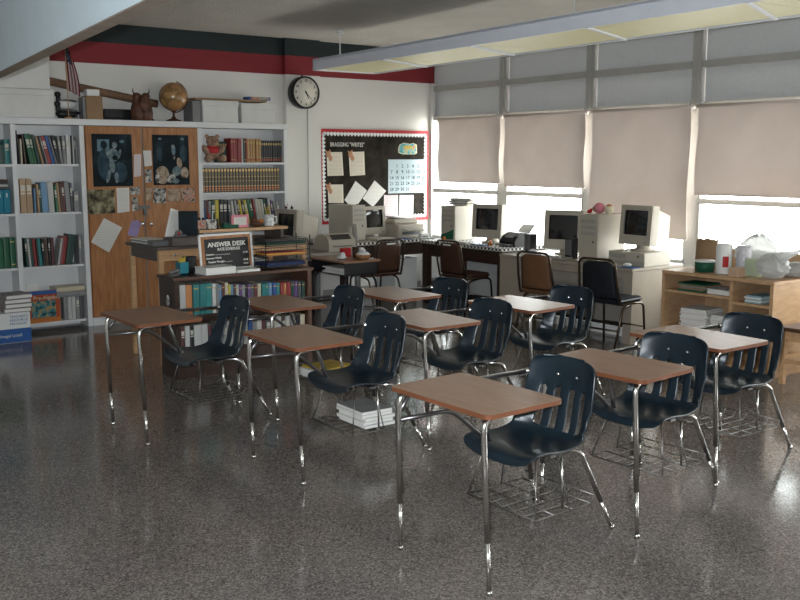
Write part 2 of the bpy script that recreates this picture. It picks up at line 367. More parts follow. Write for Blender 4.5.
# dropped bulkhead crossing the upper left corner
bk = MB(); bk.span((0, -3.0, 2.25), (.074, 3.8, ZC))
bkh = bk.build('ceiling_bulkhead', 'soffit', None, (1.323, 3.58, 0), -.10)
struct(bkh, 'smooth bulkhead hanging below the ceiling, coloured pale blue for flash light')
MB().span((0.003, -3.0, 2.245), (.074, 3.8, 2.25)).build('soffit_edge', 'tan', bkh)

# windows
mull_y = [8.625, 7.235, 5.855, 4.475, 3.095, 1.715, .335, -1.045]
edges = [9.93] + mull_y
for i, y in enumerate(mull_y):
    o = MB(); o.span((7.985, y-.065, .68), (8.10, y+.065, 2.24)); o.span((7.975, y-.055, 2.24), (8.10, y+.055, ZC)); o.span((7.965, y-.015, 2.26), (7.975, y+.015, ZC))
    struct(o.build('trim_%d' % (i+2), 'mull'), 'grey aluminium window mullion')
for i in range(len(mull_y)):
    y1 = (YB-.001) if i == 0 else edges[i]-.065; y0 = edges[i+1]+.065
    w = bpy.data.objects.new('window_%d' % (i+1), None); COL.objects.link(w); struct(w)
    f = MB()
    f.span((7.975, y0, 1.285), (8.09, y1, 1.335)); f.span((7.96, y0, .665), (8.10, y1, .715)); f.span((7.97, y0, 2.225), (8.10, y1, 2.275))
    f.span((7.97, y0, 2.60), (8.10, y1, 2.665)); f.span((7.97, y0, 3.07), (8.10, y1, ZC))
    for yy in (y0+.012, y1-.012): f.span((7.99, yy-.012, .715), (8.08, yy+.012, 2.225))
    f.build('window_frame', 'mull', w)
    MB().span((8.045, y0, .715), (8.05, y1, 2.225)).build('glass_pane', 'glass', w)
    MB().span((8.03, y0, 2.275), (8.06, y1, 2.60)).build('lower_transom_panel', 'panel', w)
    MB().span((8.03, y0, 2.665), (8.06, y1, 3.07)).build('upper_transom_panel', 'panel', w)
# convector ledge below the windows
cv = MB(); cv.span((7.72, YF+.02, .06), (XR, YB-.12, .60)); cv.span((7.70, YF+.02, .60), (XR, YB-.12, .63), bev=.004)
for k in range(46): cv.span((7.712, 1+.19*k, .45), (7.722, 1.15+.19*k, .47))
struct(cv.build('trim_20', 'conv'), 'long grey convector ledge under the windows')

# roller blinds
BX = 7.90
def blind(y1, y0, zb, label, folds=0, seed=0):
    t = thing('roller_blind', label, 'window blind', (BX, (y0+y1)/2, 2.212), 0, 'cream roller blinds')
    hw = (y1-y0)/2; H = 2.212-zb; rd = random.Random(seed)
    def fn(u, v):
        y = (u*2-1)*hw; z = -v*H
        x = .012*math.sin(u*PI*2.2+seed)*v + folds*.016*math.sin((u*5+v*2.4)*PI)*v**1.2*(1-abs(2*u-1)**3)
        edge = abs(2*u-1)**8*.012*math.sin(v*7)
        y *= 1-.004*math.sin(v*PI)
        return Vector((x+edge, y, z))
    MB().grid(fn, 40, 24).build('blind_cloth', 'blind', t)
    b_ = MB(); b_.tube([(0.02, -hw-.02, .01), (.02, hw+.02, .01)], .022, 12); b_.build('roller', 'blind', t)
    MB().tube([(fn(0, 1).x, -hw, -H), (fn(.5, 1).x, 0, -H), (fn(1, 1).x, hw, -H)], .007, 8).build('hem_bar', 'blind', t)
blind(9.76, 8.58, 1.43, 'short cream roller blind closest to the bulletin board', 0, 1)
blind(8.50, 7.215, 1.405, 'cream roller blind with diagonal creases, second from the corner', 1, 2)
blind(7.115, 5.845, .93, 'longest cream roller blind, drawn down behind the pink ball', .3, 3)
blind(5.765, 4.40, 1.38, 'cream roller blind above the shelf of carrier bags', .2, 4)
blind(4.30, 3.05, 1.38, 'cream roller blind beyond the picture edge, fifth from the corner', .2, 5)
blind(2.92, 1.68, 1.38, 'cream roller blind sixth from the corner', .2, 6)
blind(1.55, .30, 1.38, 'cream roller blind seventh from the corner', .2, 7)

# hanging light fixture
lum = thing('ceiling_light', 'long white hanging fluorescent fixture with yellowed lens panels', 'light fixture', (5.55, 9.02, 2.67), -.045)
o = MB(); L_ = 9.6; Wl = .80
o.span((0, -L_, 0), (.02, 0, .115)); o.span((Wl-.02, -L_, 0), (Wl, 0, .115)); o.span((0, -L_, .10), (Wl, 0, .12))
o.span((0, -.02, 0), (Wl, 0, .115)); o.span((0, -L_, 0), (Wl, -L_+.02, .115))
o.build('housing', 'lumside', lum)
for k in range(7):
    MB().span((.02, -1.37*(k+1)+.004, .012), (Wl-.02, -1.37*k-.004, .018)).build('lens_panel', 'lens', lum)
    MB().prism([Vector((0, -1.37*(k+1)-.014, -.004)), Vector((Wl, -1.37*(k+1)+.336, -.004)), Vector((Wl, -1.37*(k+1)+.364, -.004)), Vector((0, -1.37*(k+1)+.014, -.004))], (0, 0, .014)).build('cross_bar', 'lumside', lum)
for yy in (-.02+.0, -3.6, -7.2):
    o = MB(); o.tube([(.37, yy+.06 if yy > -1 else yy, .12), (.37, yy+.06 if yy > -1 else yy, .44)], .008, 8); o.lathe([(.05, .425), (.045, .45)], (.37, yy+.06 if yy > -1 else yy, 0)); 
    o.build('hanger_stem', 'white', lum)

# ================================================================== STUDENT DESK UNITS
def make_unit():
    root = thing('student_desk', '', 'school desk')
    # top (front edge at -X, seat behind at +X)
    t = MB(); r = .03; pts = []
    hx, hy = .214, .313
    for cx, cy, a0 in ((hx-r, hy-r, 0), (-hx+r, hy-r, 90), (-hx+r, -hy+r, 180), (hx-r, -hy+r, 270)):
        for k in range(6):
            a = math.radians(a0+k*18); pts.append((cx+r*math.cos(a), cy+r*math.sin(a), .731))
    t.prism(pts, (0, 0, .019))
    for f in t.bm.faces:
        if abs(f.normal.z) < .5 and f.calc_center_median().z > .735: f.material_index = 1
    t.bm.normal_update()
    for f in t.bm.faces: f.material_index = 0 if f.normal.z > .5 else 1
    t.build('desktop', ['lam', 'lamedge'], root)
    Rt = .0125
    # four legs, the front pair chromed, each with a darker inner foot
    def leg(path, name='leg'):
        path = fil(path, .05); o = MB().tube(path[:-1]+[path[-1]*.62+path[-2]*.38], Rt, 12)
        lg = o.build(name, 'chrome', root)
        MB().tube([path[-1]*.62+path[-2]*.38, path[-1]], .0095, 10).lathe([(.013, 0), (.013, .012), (.008, .02)], (path[-1].x, path[-1].y, 0), 12).build('foot_glide', 'chrome', lg)
        return lg
    leg([(-.02, .27, .722), (-.182, .275, .72), (-.19, .275, .62), (-.167, .29, .004)])
    leg([(-.02, -.25, .722), (-.182, -.255, .72), (-.186, -.262, .62), (-.167, -.284, .004)])
    leg([(.45, -.02, .410), (.55, -.08, .410), (.58, -.095, .39), (.768, -.13, .004)])
    leg([(.45, .17, .410), (.55, .24, .410), (.58, .26, .39), (.735, .338, .004)])
    a = MB(); a.tube(fil([(-.187, .285, .62), (-.10, .30, .712), (.08, .30, .712), (.64, .29, .705)], .04), Rt*.85, 10)
    arm = a.build('arm_tube', 'dkchrome', root)
    MB().tube(fil([(.60, .29, .706), (.672, .29, .704), (.685, .272, .69)], .02), .015, 10).build('arm_bracket', 'chrome', arm)
    a = MB(); a.tube(fil([(-.187, .278, .60), (.10, .262, .60), (.25, .235, .47), (.31, .225, .412), (.44, .17, .412)], .05), Rt*.8, 10)
    a.build('lower_rail', 'dkchrome', root)
    a = MB(); a.tube(fil([(.06, .14, .728), (.16, .16, .70), (.28, .19, .43), (.35, .19, .412), (.45, .14, .412)], .03), Rt, 10); a.build('diagonal_brace', 'chrome', root)
    a = MB(); a.box((0, .0, .722), (.30, .05, .014)); a.box((-.12, 0, .722), (.03, .52, .014)); a.build('support_bracket', 'dkchrome', root)
    a = MB(); a.tube(fil([(.25, -.08, .415), (.27, .075, .408), (.25, .23, .415)], .05), .011, 8); a.box((.40, .075, .405), (.30, .05, .012)); a.box((.43, .075, .402), (.05, .28, .014)); a.build('seat_support', 'dkchrome', root)
    # seat shell in one moulded piece with slots in the back
    prof = [(.200, .390), (.206, .416), (.230, .432), (.30, .435), (.39, .426), (.49, .420), (.565, .428), (.612, .455), (.636, .50), (.647, .555), (.657, .62), (.668, .68), (.678, .735), (.688, .775), (.696, .796)]
    def P(v):
        x = v*(len(prof)-1); i = min(int(x), len(prof)-2); t_ = x-i
        def cr(a, b_, c, d): return .5*((2*b_)+(-a+c)*t_+(2*a-5*b_+4*c-d)*t_*t_+(-a+3*b_-3*c+d)*t_**3)
        g = lambda k: prof[max(0, min(len(prof)-1, k))]
        return cr(g(i-1)[0], g(i)[0], g(i+1)[0], g(i+2)[0]), cr(g(i-1)[1], g(i)[1], g(i+1)[1], g(i+2)[1])
    def shell(u, v):
        x, z = P(v); s_ = 2*u-1
        hw = .222 if v < .45 else .222-.016*min(1, (v-.45)/.4)
        if v < .14: hw *= math.sqrt(max(.0, 1-((.14-v)/.14)**2*.35))
        if v > .80: q = (v-.80)/.20; hw *= max(.45, math.sqrt(max(0.04, 1-q**3*.62)))
        y = s_*hw
        back = min(1, max(0, (v-.42)/.2))
        curl = abs(s_)**3
        # seat sides dish upward, back sides wrap forward
        z += (1-back)*(.022*curl) + back*0
        x -= back*(.045*curl + .012*abs(s_)**2)
        mid = max(0, 1-abs(v-.5)/.2); x -= mid*.055*curl; z += mid*.035*curl
        if v < .1: z -= .0
        if .48 < v < .80:  # fins between the slots
            k = math.sin(PI*(v-.48)/.32); x -= .012*k*abs(math.cos((s_*2.5)*PI))
        return Vector((x, .078+y, z))
    def slot(u, v):
        s_ = 2*u-1
        if not (.50 < v < .745): return False
        for c_ in (-.57, -.19, .19, .57):
            if abs(s_-c_) < .085: return True
        return False
    o = MB(); o.grid(shell, 48, 52, 0, slot)
    st = o.build('seat_shell', 'navy', root)
    md = st.modifiers.new('thick', 'SOLIDIFY'); md.thickness = .009; md.offset = 0; md.use_rim = True
    md = st.modifiers.new('soft', 'BEVEL'); md.width = .002; md.segments = 1; md.limit_method = 'ANGLE'
    for yy in (.02, .135): MB().ball((.663, yy, .71), (.006, .009, .009), seg=10).build('screw', 'screw', st)
    # wire book basket
    bk = MB(); w = .0033
    y0, y1, x0, x1, zb = -.14, .30, .24, .60, .165
    bk.tube([(x0, y0, zb), (x0, y1, zb), (x1, y1, zb), (x1, y0, zb)], w, 6, closed=True)
    for k in range(1, 6):
        y = y0+(y1-y0)*k/6; bk.tube(fil([(x0-.02, y, zb+.03), (x0+.01, y, zb-.002), (x1-.01, y, zb-.002), (x1+.02, y, zb+.03)], .015, 3), w*.8, 6)
    for k in (1, 2): x = x0+(x1-x0)*k/3; bk.tube([(x, y0, zb), (x, y1, zb)], w*.8, 6)
    bk.tube([(x1+.02, y0, zb+.035), (x1+.02, y1, zb+.035)], w, 6)
    bk.tube([(x1+.02, y0, zb+.035), (x1, y0, zb)], w, 6); bk.tube([(x1+.02, y1, zb+.035), (x1, y1, zb)], w, 6)
    for y in (y0, y1):
        bk.tube([(x0, y, zb), (x0+.06, .078+(y-.078)*.72, .418)], w, 6)
        bk.tube([(x0+.22, y, zb), (x0+.19, .078+(y-.078)*.72, .418)], w, 6)
    bk.build('book_basket', 'wire', root)
    MB().tube([(.43, -.11, .402), (.44, -.115, .17)], .006, 8).build('basket_post', 'chrome', root)
    return root
U0 = make_unit()
units = [
 ('A', 2.582, 2.937, 1.3, 'student desk nearest the camera, wood top over navy seat shell'),
 ('E', 3.503, 2.972, 4.0, 'navy student desk with brown wood top beside the desk in front'),
 ('F', 4.413, 3.159, -1.0, 'student desk with pale shiny top next to the birch shelf unit'),
 ('B', 2.668, 4.489, -.8, 'student desk with a pile of white magazines in its basket'),
 ('C', 3.582, 4.557, -1.2, 'student desk in the middle of the room between two others'),
 ('D', 4.495, 4.647, 3.0, 'student desk with glaring white top by the putty computer desk'),
 ('G', 2.270, 5.668, .5, 'student desk furthest to the left, in front of the low bookcase'),
 ('H', 3.182, 5.666, -1.5, 'student desk with yellow folder in its basket, beside the low bookcase'),
 ('I', 4.09, 5.564, 1.5, 'student desk farthest back, in front of the checkered computer tables')]
for i, (k, x, y, a, lb) in enumerate(units):
    u = U0 if i == 0 else copy_tree(U0)
    u.location = (x, y, 0); u.rotation_euler = (0, 0, math.radians(a)); u['label'] = lb; u['group'] = 'student desk and chair units'
POS = {u[0]: (u[1], u[2]) for u in units}

# ================================================================== BOOKS
def book_mesh(name, cm):
    o = MB()
    o.span((0, .04, 0), (.1, 1, 1), 0); o.span((.9, .04, 0), (1, 1, 1), 0)
    o.prism([Vector(q) for q in ((0, .045, 0), (.06, .018, 0), (.25, .004, 0), (.5, 0, 0), (.75, .004, 0), (.94, .018, 0), (1, .045, 0))], (0, 0, 1), 0)
    o.span((.1, .05, .015), (.9, .97, .985), 1)
    return o.mesh(name, [cm, 'pages'])
BM = {k: book_mesh('book_'+k, k) for k in ('cover', 'cover2', 'encyc', 'setcover')}
ORD = ['first', 'second', 'third', 'fourth', 'fifth', 'sixth', 'seventh', 'eighth', 'ninth', 'tenth', 'eleventh', 'twelfth', 'thirteenth', 'fourteenth', 'fifteenth', 'sixteenth', 'seventeenth', 'eighteenth', 'nineteenth', 'twentieth']
ORD += ['twenty-' + w for w in ORD[:9]] + ['thirtieth'] + ['thirty-' + w for w in ORD[:9]] + ['fortieth']
C = dict(green=(.012, .10, .045), dgreen=(.010, .045, .035), teal=(.02, .17, .17), blue=(.02, .07, .22), lblue=(.12, .24, .38), white=(.46, .46, .44), grey=(.22, .22, .22), dgrey=(.07, .07, .08),
         black=(.012, .012, .015), red=(.24, .025, .025), maroon=(.09, .018, .022), brown=(.08, .045, .03), tan=(.34, .22, .12), cream=(.52, .46, .34), orange=(.42, .17, .06), yellow=(.48, .38, .05), purple=(.10, .05, .16), gold=(.36, .20, .07))
CN = dict(dgreen='dark green', lblue='pale blue', dgrey='charcoal', gold='golden brown')
def row(x0, x1, yf, z, items, where, group, depth=.2, lean=0, mk='cover', zmax=9):
    """books from x0 to x1; items = (relative width, height, colour[, lean deg])"""
    A_ = [math.radians(it[3] if len(it) > 3 else lean) for it in items]
    gaps = [0]+[max(0, min(items[i][1] or 0, items[i-1][1] or 0)*(math.tan(A_[i])-math.tan(A_[i-1])))*1.15+(.003 if A_[i] < 0 else .0004 if A_[i] == A_[i-1] else .0015) for i in range(1, len(items))]
    gaps[0] = max(0, (items[0][1] or 0)*math.sin(A_[0]))
    tot = sum(it[0]/math.cos(a) for it, a in zip(items, A_))
    sc = (x1-x0-sum(gaps))/tot; x = x0; n = 0
    for it, a, gp in zip(items, A_, gaps):
        w, h, c = it[:3]; wm = w*sc; x += gp
        if c is None: x += wm; continue
        n += 1
        if x + wm/math.cos(a) > x1+.002 + 1: continue
        o = bpy.data.objects.new('book', BM[mk]); COL.objects.link(o)
        o.scale = (wm*.94, depth*random.uniform(.85, 1), h)
        yy = yf + random.uniform(.0, .012)
        o.location = (x + (0 if a <= 0 else wm*0) , yy, z+.001 + (math.sin(a)*wm if a < 0 else 0)*0)
        if a > 0:      # top tips toward -X: pivot on the bottom left edge rises
            o.rotation_euler = (0, -a, 0)
        elif a < 0:    # top tips toward +X: pivot on the bottom right edge
            o.rotation_euler = (0, -a, 0); o.location.z = z+.001+math.sin(-a)*wm
        jit = random.uniform(.85, 1.15)
        o.color = (*[q*jit for q in C[c]], 1)
        cn = CN.get(c, c)
        tag(o, ('%s %sbook, %s from the left %s' % (cn, 'tilted ' if abs(a) > .05 else '', ORD[n-1], where)), 'book', group)
        x += wm/math.cos(a)
# --- left bookcase
SY = 9.72
def carcass(name, label, x0, x1, shelves, uprights, z0, parentcat='bookcase', loc=None):
    t = thing(name, label, parentcat, (x0, SY, 0))
    W = x1-x0
    o = MB(); o.span((0, .012, z0), (W, .275, 2.06)); 
    MB().span((0, .262, z0), (W, .272, 2.055)).build('back_panel', 'bookcase', t)
    for u in uprights: MB().span((u-x0-.023, 0, 0), (u-x0+.023, .262, 2.055)).build('upright', 'bookcase', t)
    for z, a, b_ in shelves: MB().span((a-x0, .004, z-.022), (b_-x0, .26, z)).build('shelf', 'bookcase', t)
    return t
carcass('bookcase', 'white open bookcase of mixed books at the picture edge', 1.55, 3.265, [(1.67, 1.6, 2.55), (1.67, 2.60, 3.20), (1.19, 1.6, 2.55), (1.19, 2.60, 3.20), (.655, 1.6, 2.55), (.655, 2.60, 3.20), (.085, 1.6, 2.55), (.085, 2.60, 3.20)], [1.575, 2.575, 3.24], 0)
tb = MB().span((1.5, SY-.012, 2.058), (5.625, 9.995, 2.12), bev=.003).build('top_board', 'bookcase'); tag(tb, 'long white board running across the tops of the bookcases and cupboard', 'shelf')
g = 'books in the left bookcase'
G1 = [(10, .28, 'black', 4), (18, .21, 'cream', 0), (16, .25, 'brown', 4), (38, .255, 'green', 9), (26, .255, 'green', 9), (26, .25, 'dgreen', 10), (20, .235, 'tan', 12), (14, .24, 'black', 12), (12, .235, 'grey', 13), (38, .24, 'red', 13), (34, .245, 'blue', 13), (14, .24, 'grey', 13), (30, .245, 'black', 10), (26, .24, 'grey', 6), (30, .24, 'grey', 2), (44, .245, 'white', 0), (16, .245, 'black', 0), (14, .24, 'white', 0), (12, .24, 'black', 0), (16, .235, 'grey', 0)]
G1 = [(a, b_*1.16, c_, d) for a, b_, c_, d in G1]; 
row(2.61, 3.20, SY+.03, 1.67, G1, 'on the upper shelf beside the cupboard', g)
G2 = [(48, .275, 'tan', 0), (48, .275, 'tan', 0), (10, None, None, 0), (16, .20, 'lblue', 0), (18, .23, 'tan', 2), (18, .225, 'dgreen', 2), (52, .245, 'lblue', 2), (50, .245, 'white', 2), (20, .22, 'green', 3), (20, .24, 'tan', 3), (20, .24, 'brown', 3), (24, .245, 'maroon', 3), (40, .25, 'grey', 3), (22, .24, 'dgrey', 2), (46, .17, 'grey', 0)]
G2 = [(a, b_ and b_*1.22, c_, d) for a, b_, c_, d in G2]
row(2.62, 3.20, SY+.03, 1.19, G2, 'on the second shelf beside the cupboard', g)
G3 = [(20, .215, 'dgreen', 3), (20, .21, 'white', 3), (24, .21, 'dgreen', 3), (26, .21, 'red', 3), (16, .205, 'black', 3), (28, .21, 'teal', 3), (20, .21, 'black', 2), (28, .21, 'brown', 2), (20, .21, 'black', 1), (28, .21, 'maroon', 0)]
G3 = [(a, b_*1.32, c_, d) for a, b_, c_, d in G3]
row(2.63, 2.92, SY+.03, .655, G3, 'on the third shelf beside the cupboard', g)
row(2.945, 3.10, SY+.03, .655, [(16, .27, 'white', -10), (34, .285, 'red', -10), (52, .30, 'dgreen', -10)], 'in the leaning trio on the third shelf', g)
row(3.17, 3.20, SY+.03, .655, [(24, .29, 'grey', 0)], 'against the upright beside the leaning trio', g)
row(1.62, 2.55, SY+.03, 1.67, [(30, .21+.03*math.sin(k*2.3), ['dgreen', 'teal', 'black', 'green', 'white', 'teal', 'dgrey', 'blue'][k % 8], 0) for k in range(18)], 'on the upper shelf at the picture edge', 'books at the picture edge')
row(1.62, 2.55, SY+.03, .655, [(30, .30, 'green', 0)]*16, 'in the green set low at the picture edge', 'matching green volumes', mk='cover2')
for k in range(9):  # blue ring binders
    o = MB(); o.span((0, 0, 0), (.062, .24, .235), 0, .004); o.span((.026, -.002, .16), (.036, 0, .20), 1)
    x = 1.93+k*.066
    tag(o.build('ring_binder', [mat('glossy_blue_%d' % k, (.02, .10+.01*k, .26), .2), 'white'], None, (x, SY+.02, 1.191)), 'blue ring binder, %s from the left below the flat stack' % ORD[k], 'binder', 'blue ring binders')
for k in range(4):
    o = bpy.data.objects.new('book', BM['cover']); COL.objects.link(o); o.scale = (.022, .20, .24); o.rotation_euler = (0, PI/2, 0)
    o.location = (2.27, SY+.03, 1.4275+.024*(k+1)); o.color = (*C[['dgrey', 'white', 'dgrey', 'brown'][k]], 1)
    tag(o, '%s book lying flat on the blue binders, %s from the bottom' % (['charcoal', 'white', 'charcoal', 'brown'][k], ORD[k]), 'book', 'books lying on the binders')
# bottom shelf things
t = thing('textbook', 'orange red textbook standing face out on the bottom shelf', 'book', (2.78, SY+.02, .086), 0)
o = MB(); o.span((-.165, 0, 0), (.165, .05, .32), 0, .003); o.span((-.155, .006, .01), (.168, .044, .31), 1); bkc = o.build('cover', [mat('orange_red_cover', (.36, .07, .03), .35), 'pages'], t)
MB().span((-.12, -.002, .05), (.12, 0, .22), 0).build('cover_picture', photo('teal_cover_picture', [(.4, (.03, .05, .05)), (.5, (.05, .22, .25)), (.6, (.4, .25, .08))], 18), t)
MB().span((-.165, -.002, .285), (.165, 0, .32)).build('title_band', 'blue', t); MB().span((-.165, -.0015, 0), (.165, 0, .045)).build('lower_band', 'orange', t)
text('lettering', 'Pre-Algebra', .055, 'cream', t, (-.10, -.003, .25), FRONT)
tag(MB().span((-.05, 0, 0), (.05, .012, .13)).span((-.04, -.001, .01), (.04, 0, .12), 1).build('picture_card', ['white', 'paper'], None, (2.70, SY+.12, .34), 0, (.0, 0, 0)), 'small white card standing behind the orange textbook', 'card')
for k in range(5):
    o = bpy.data.objects.new('book', BM['cover']); COL.objects.link(o); o.scale = (.038, .2, .235); o.location = (2.985+k*.041, SY+.03, .087); o.color = (*C[['grey', 'white', 'white', 'grey', 'dgrey'][k]], 1)
    tag(o, '%s book, %s from the orange textbook on the bottom shelf' % (['grey', 'white', 'white', 'grey', 'charcoal'][k], ORD[k]), 'book', 'pale books on the bottom shelf')
for k in range(2):
    o = bpy.data.objects.new('book', BM['cover']); COL.objects.link(o); o.scale = (.05, .22, .29); o.rotation_euler = (0, PI/2, .06*k); o.location = (2.915, SY+.01, .323+.052*(k+1)); o.color = (*C[['grey', 'cream'][k]], 1)
    tag(o, '%s thick phone book lying on the pale upright books' % ['lower', 'upper'][k], 'book', 'phone books')
# pile on the bottom shelf behind the box, box on the floor, books on the box
for k in range(6):
    o = MB().span((-.145, -.11, 0), (.145, .11, .034), 0, .002).span((-.14, -.105, .006), (.147, .108, .028), 1)
    tag(o.build('workbook', [mat('workbook_%d' % k, [(.02, .09, .14), (.03, .16, .22), (.1, .12, .13), (.02, .06, .12), (.15, .17, .17), (.05, .09, .10)][k], .4), 'pages'], None, (2.375+.006*(k % 2), SY+.125, .087+k*.0355), .03*math.sin(k*2)), 'bluish workbook, %s from the bottom of the pile behind the carton' % ORD[k], 'book', 'workbooks piled on the bottom shelf')
bx = thing('carton', 'white and blue textbook carton on the floor by the bookcase', 'box', (2.24, 9.42, 0))
o = MB(); o.span((-.27, -.17, 0), (.27, .17, .285), 0, .004); o.build('box_body', 'white', bx); MB().span((-.271, -.1715, .004), (.2715, .0, .135)).build('blue_band', 'blue', bx)
text('lettering', 'TEACHER\'S\nRESOURCE\nPACKAGE', .034, 'blue', bx, (.08, -.1712, .215), FRONT); text('publisher_lettering', 'McDougal Littell', .04, 'letter', bx, (-.08, -.173, .07), FRONT)
for k in range(4):
    o = MB().span((-.12, -.14, 0), (.12, .14, .040), 0, .003).span((-.116, -.142, .006), (.121, .136, .034), 1)
    tag(o.build('hardback_book', [mat('greyish_cover_%d' % k, (.25, .22, .22), .5), 'paper'], None, (2.40+.008*(k % 2), 9.40, .287+k*.042), .03*k), 'white paged hardback on the carton, %s from the bottom' % ORD[k], 'book', 'hardbacks stacked on the carton')

# --- cupboard with two plywood doors
cb = thing('cupboard', 'tall plywood cupboard with two doors covered in posters', 'cupboard', (3.265, SY, 0))
o = MB(); o.span((0, .02, .0), (1.236, .27, 2.055)); o.build('carcass', 'ply', cb)
MB().span((0, -.004, 0), (1.236, .02, .085)).build('kick_board', 'bookcase', cb)
for k, (a, b_) in enumerate(((.012, .60), (.615, 1.235))):
    d = MB().span((a, -.005, .09), (b_, .018, 2.05), 0, .002).build('door', 'ply', cb)
    kx = (.563 if k == 0 else .662)
    MB().lathe([(.008, 0), (.008, .02), (.02, .026), (.022, .036), (.012, .044)], (kx, -.005, 1.045-.01*k), 14, rot=Matrix.Rotation(PI/2, 3, 'X')).build('knob', 'silver', d)
MB().span((.601, .002, .09), (.614, .02, 2.05)).build('door_gap_strip', 'grey', cb)
o = MB(); o.span((.535, -.012, 1.195), (.66, -.004, 1.235)); o.span((.585, -.03, 1.13), (.625, -.008, 1.20), bev=.005); o.build('hasp_and_padlock', 'greyp', cb)
DY = SY-.007
def flat(name, label, cat, corners_px, mats, group=None, Y=DY, th=.002, extra=None, parent=None):
    """a flat print lying on a wall or door: corners from its surveyed outline"""
    P = [atY(x, y, Y) for x, y in corners_px]; c = sum(P, Vector())/len(P)
    o = MB(); o.prism([p-c for p in P], (0, -th, 0))
    ob = o.build(name, mats, None, c); tag(ob, label, cat, group); return ob
def poster(label, x0, x1, z0, z1, fig):
    t = thing('poster', label, 'poster', ((x0+x1)/2, DY, z0)); W = x1-x0; H = z1-z0
    MB().span((-W/2, -.004, 0), (W/2, -.0005, H), 0).build('border', 'ph_dark', t)
    def ell(cx, cz, rx, rz, m, y, name, rot=0):
        pts = []
        for k in range(20):
            a = 2*PI*k/20; px_, pz_ = rx*math.cos(a), rz*math.sin(a)
            pts.append(((cx+px_*math.cos(rot)-pz_*math.sin(rot))*W, y, (cz)*H+px_*math.sin(rot)*W*1+pz_*math.cos(rot)*H))
        return MB().poly(pts).build(name, m, t)
    for k, (cx, cz, rx, rz, mm, rot) in enumerate(fig): ell(cx, cz, rx, rz, mm, -.0045-.0004*k, 'printed_shape', rot)
    return t
p1 = poster('dark poster with pale ballplayer figure on the first cupboard door', 3.335, 3.755, 1.44, 1.975,
       [(-.19, .42, .19, .30, 'ph_blue', 0), (.17, .27, .19, .20, 'ph_blue', 0), (.02, .60, .13, .13, 'ph_fig', 0), (-.12, .63, .04, .10, 'ph_fig', .35), (.17, .62, .04, .10, 'ph_fig', -.4), (.06, .79, .065, .06, 'ph_fig', 0), (.06, .55, .07, .05, 'ph_dark', 0), (-.02, .40, .07, .14, 'ph_fig', .12), (-.12, .20, .045, .14, 'ph_fig', -.35), (.08, .17, .05, .11, 'ph_fig', 0), (.24, .86, .06, .03, 'ph_sky', 0)])
MB().prism([Vector((-.155, -.0042, .36)), Vector((-.03, -.0042, .36)), Vector((-.03, -.0042, .48)), Vector((-.155, -.0042, .48))], (0, -.0002, 0)).build('printed_portrait_ground', 'ph_sky', p1)
MB().poly([(-.09+.035*math.cos(a*PI/8), -.0095, .425+.042*math.sin(a*PI/8)) for a in range(16)]).build('printed_head', 'ph_dark', p1)
p2 = poster('dark poster with pale profile and seated figure on second cupboard door', 3.98, 4.39, 1.445, 1.975,
       [(-.30, .62, .10, .14, 'ph_blue', 0), (.34, .64, .10, .17, 'ph_blue', 0), (-.16, .55, .10, .25, 'ph_dark', 0), (.07, .70, .055, .11, 'ph_sky', 0), (.06, .77, .05, .04, 'ph_fig', 0), (.08, .56, .03, .05, 'ph_mono', 0), (-.26, .20, .19, .18, 'ph_skin', 0), (-.40, .16, .06, .12, 'ph_mono', 0), (.36, .24, .11, .12, 'ph_skin', 0), (.22, .44, .07, .11, 'ph_skin', .2), (.14, .28, .13, .10, 'ph_fig', .5), (-.02, .13, .13, .09, 'ph_mono', .3), (.1, .08, .10, .05, 'ph_fig', 0), (.32, .08, .12, .07, 'ph_dark', 0), (-.30, .92, .05, .025, 'ph_sky', 0), (.32, .92, .05, .025, 'ph_sky', 0)])
flat('photo_print', 'olive toned landscape print with cream edge under the first poster', 'picture', [(86.5, 190), (114.5, 189.5), (115.5, 213), (88.5, 214.5)], 'ph_olive')
flat('notice', 'narrow white notice beside the olive print', 'paper', [(116.5, 188), (129, 187.5), (129.5, 211.5), (117.5, 213)], 'sheet')
flat('photo_print', 'small landscape snapshot above the tiny portrait', 'picture', [(130, 187.5), (140, 187), (140, 194.5), (130, 195)], 'ph_mono')
flat('photo_print', 'tiny dark portrait snapshot just by the padlock', 'picture', [(131.5, 197.5), (137.5, 197), (138, 211), (132, 211)], 'ph_mono')
flat('notice', 'grey pink slip taped beside the first poster', 'paper', [(134, 154.5), (141, 154), (141, 176), (134, 177)], 'sheetpink')
flat('notice', 'small white slip taped level with the second poster', 'paper', [(143, 150.5), (151, 150.5), (152, 165.5), (144.5, 166.5)], 'sheet')
flat('photo_print', 'small photo strip with grey faces below the white slip', 'picture', [(145, 169.5), (151.5, 169.5), (152, 182.5), (145.5, 182.5)], 'ph_mono')
flat('photo_print', 'narrow warm snapshot, first of the row under the second poster', 'picture', [(146, 188), (151.5, 188), (151.5, 200.5), (146.5, 200.5)], 'ph_skin')
flat('photo_print', 'grey busy snapshot, second of the row under the second poster', 'picture', [(153, 188), (166, 188), (166, 203), (153.5, 203.5)], 'ph_mono')
flat('photo_print', 'snapshot of pale shape, third of the row under the second poster', 'picture', [(167.5, 189), (180, 189), (180, 201), (167.5, 201.5)], 'ph_skin')
flat('photo_print', 'red and white snapshot, last of the row under the second poster', 'picture', [(181, 188), (194, 188), (194.5, 202), (181.5, 202)], 'ph_red')
flat('notice', 'white printed sheet taped askew low on the first cupboard door', 'paper', [(91, 242), (104, 218), (122, 227.5), (109, 252.5)], 'sheet')
flat('folder', 'lilac paper folder hanging behind the tall table', 'folder', [(127.5, 235), (131.5, 221), (138, 220), (141, 224), (137, 237)], 'purple')

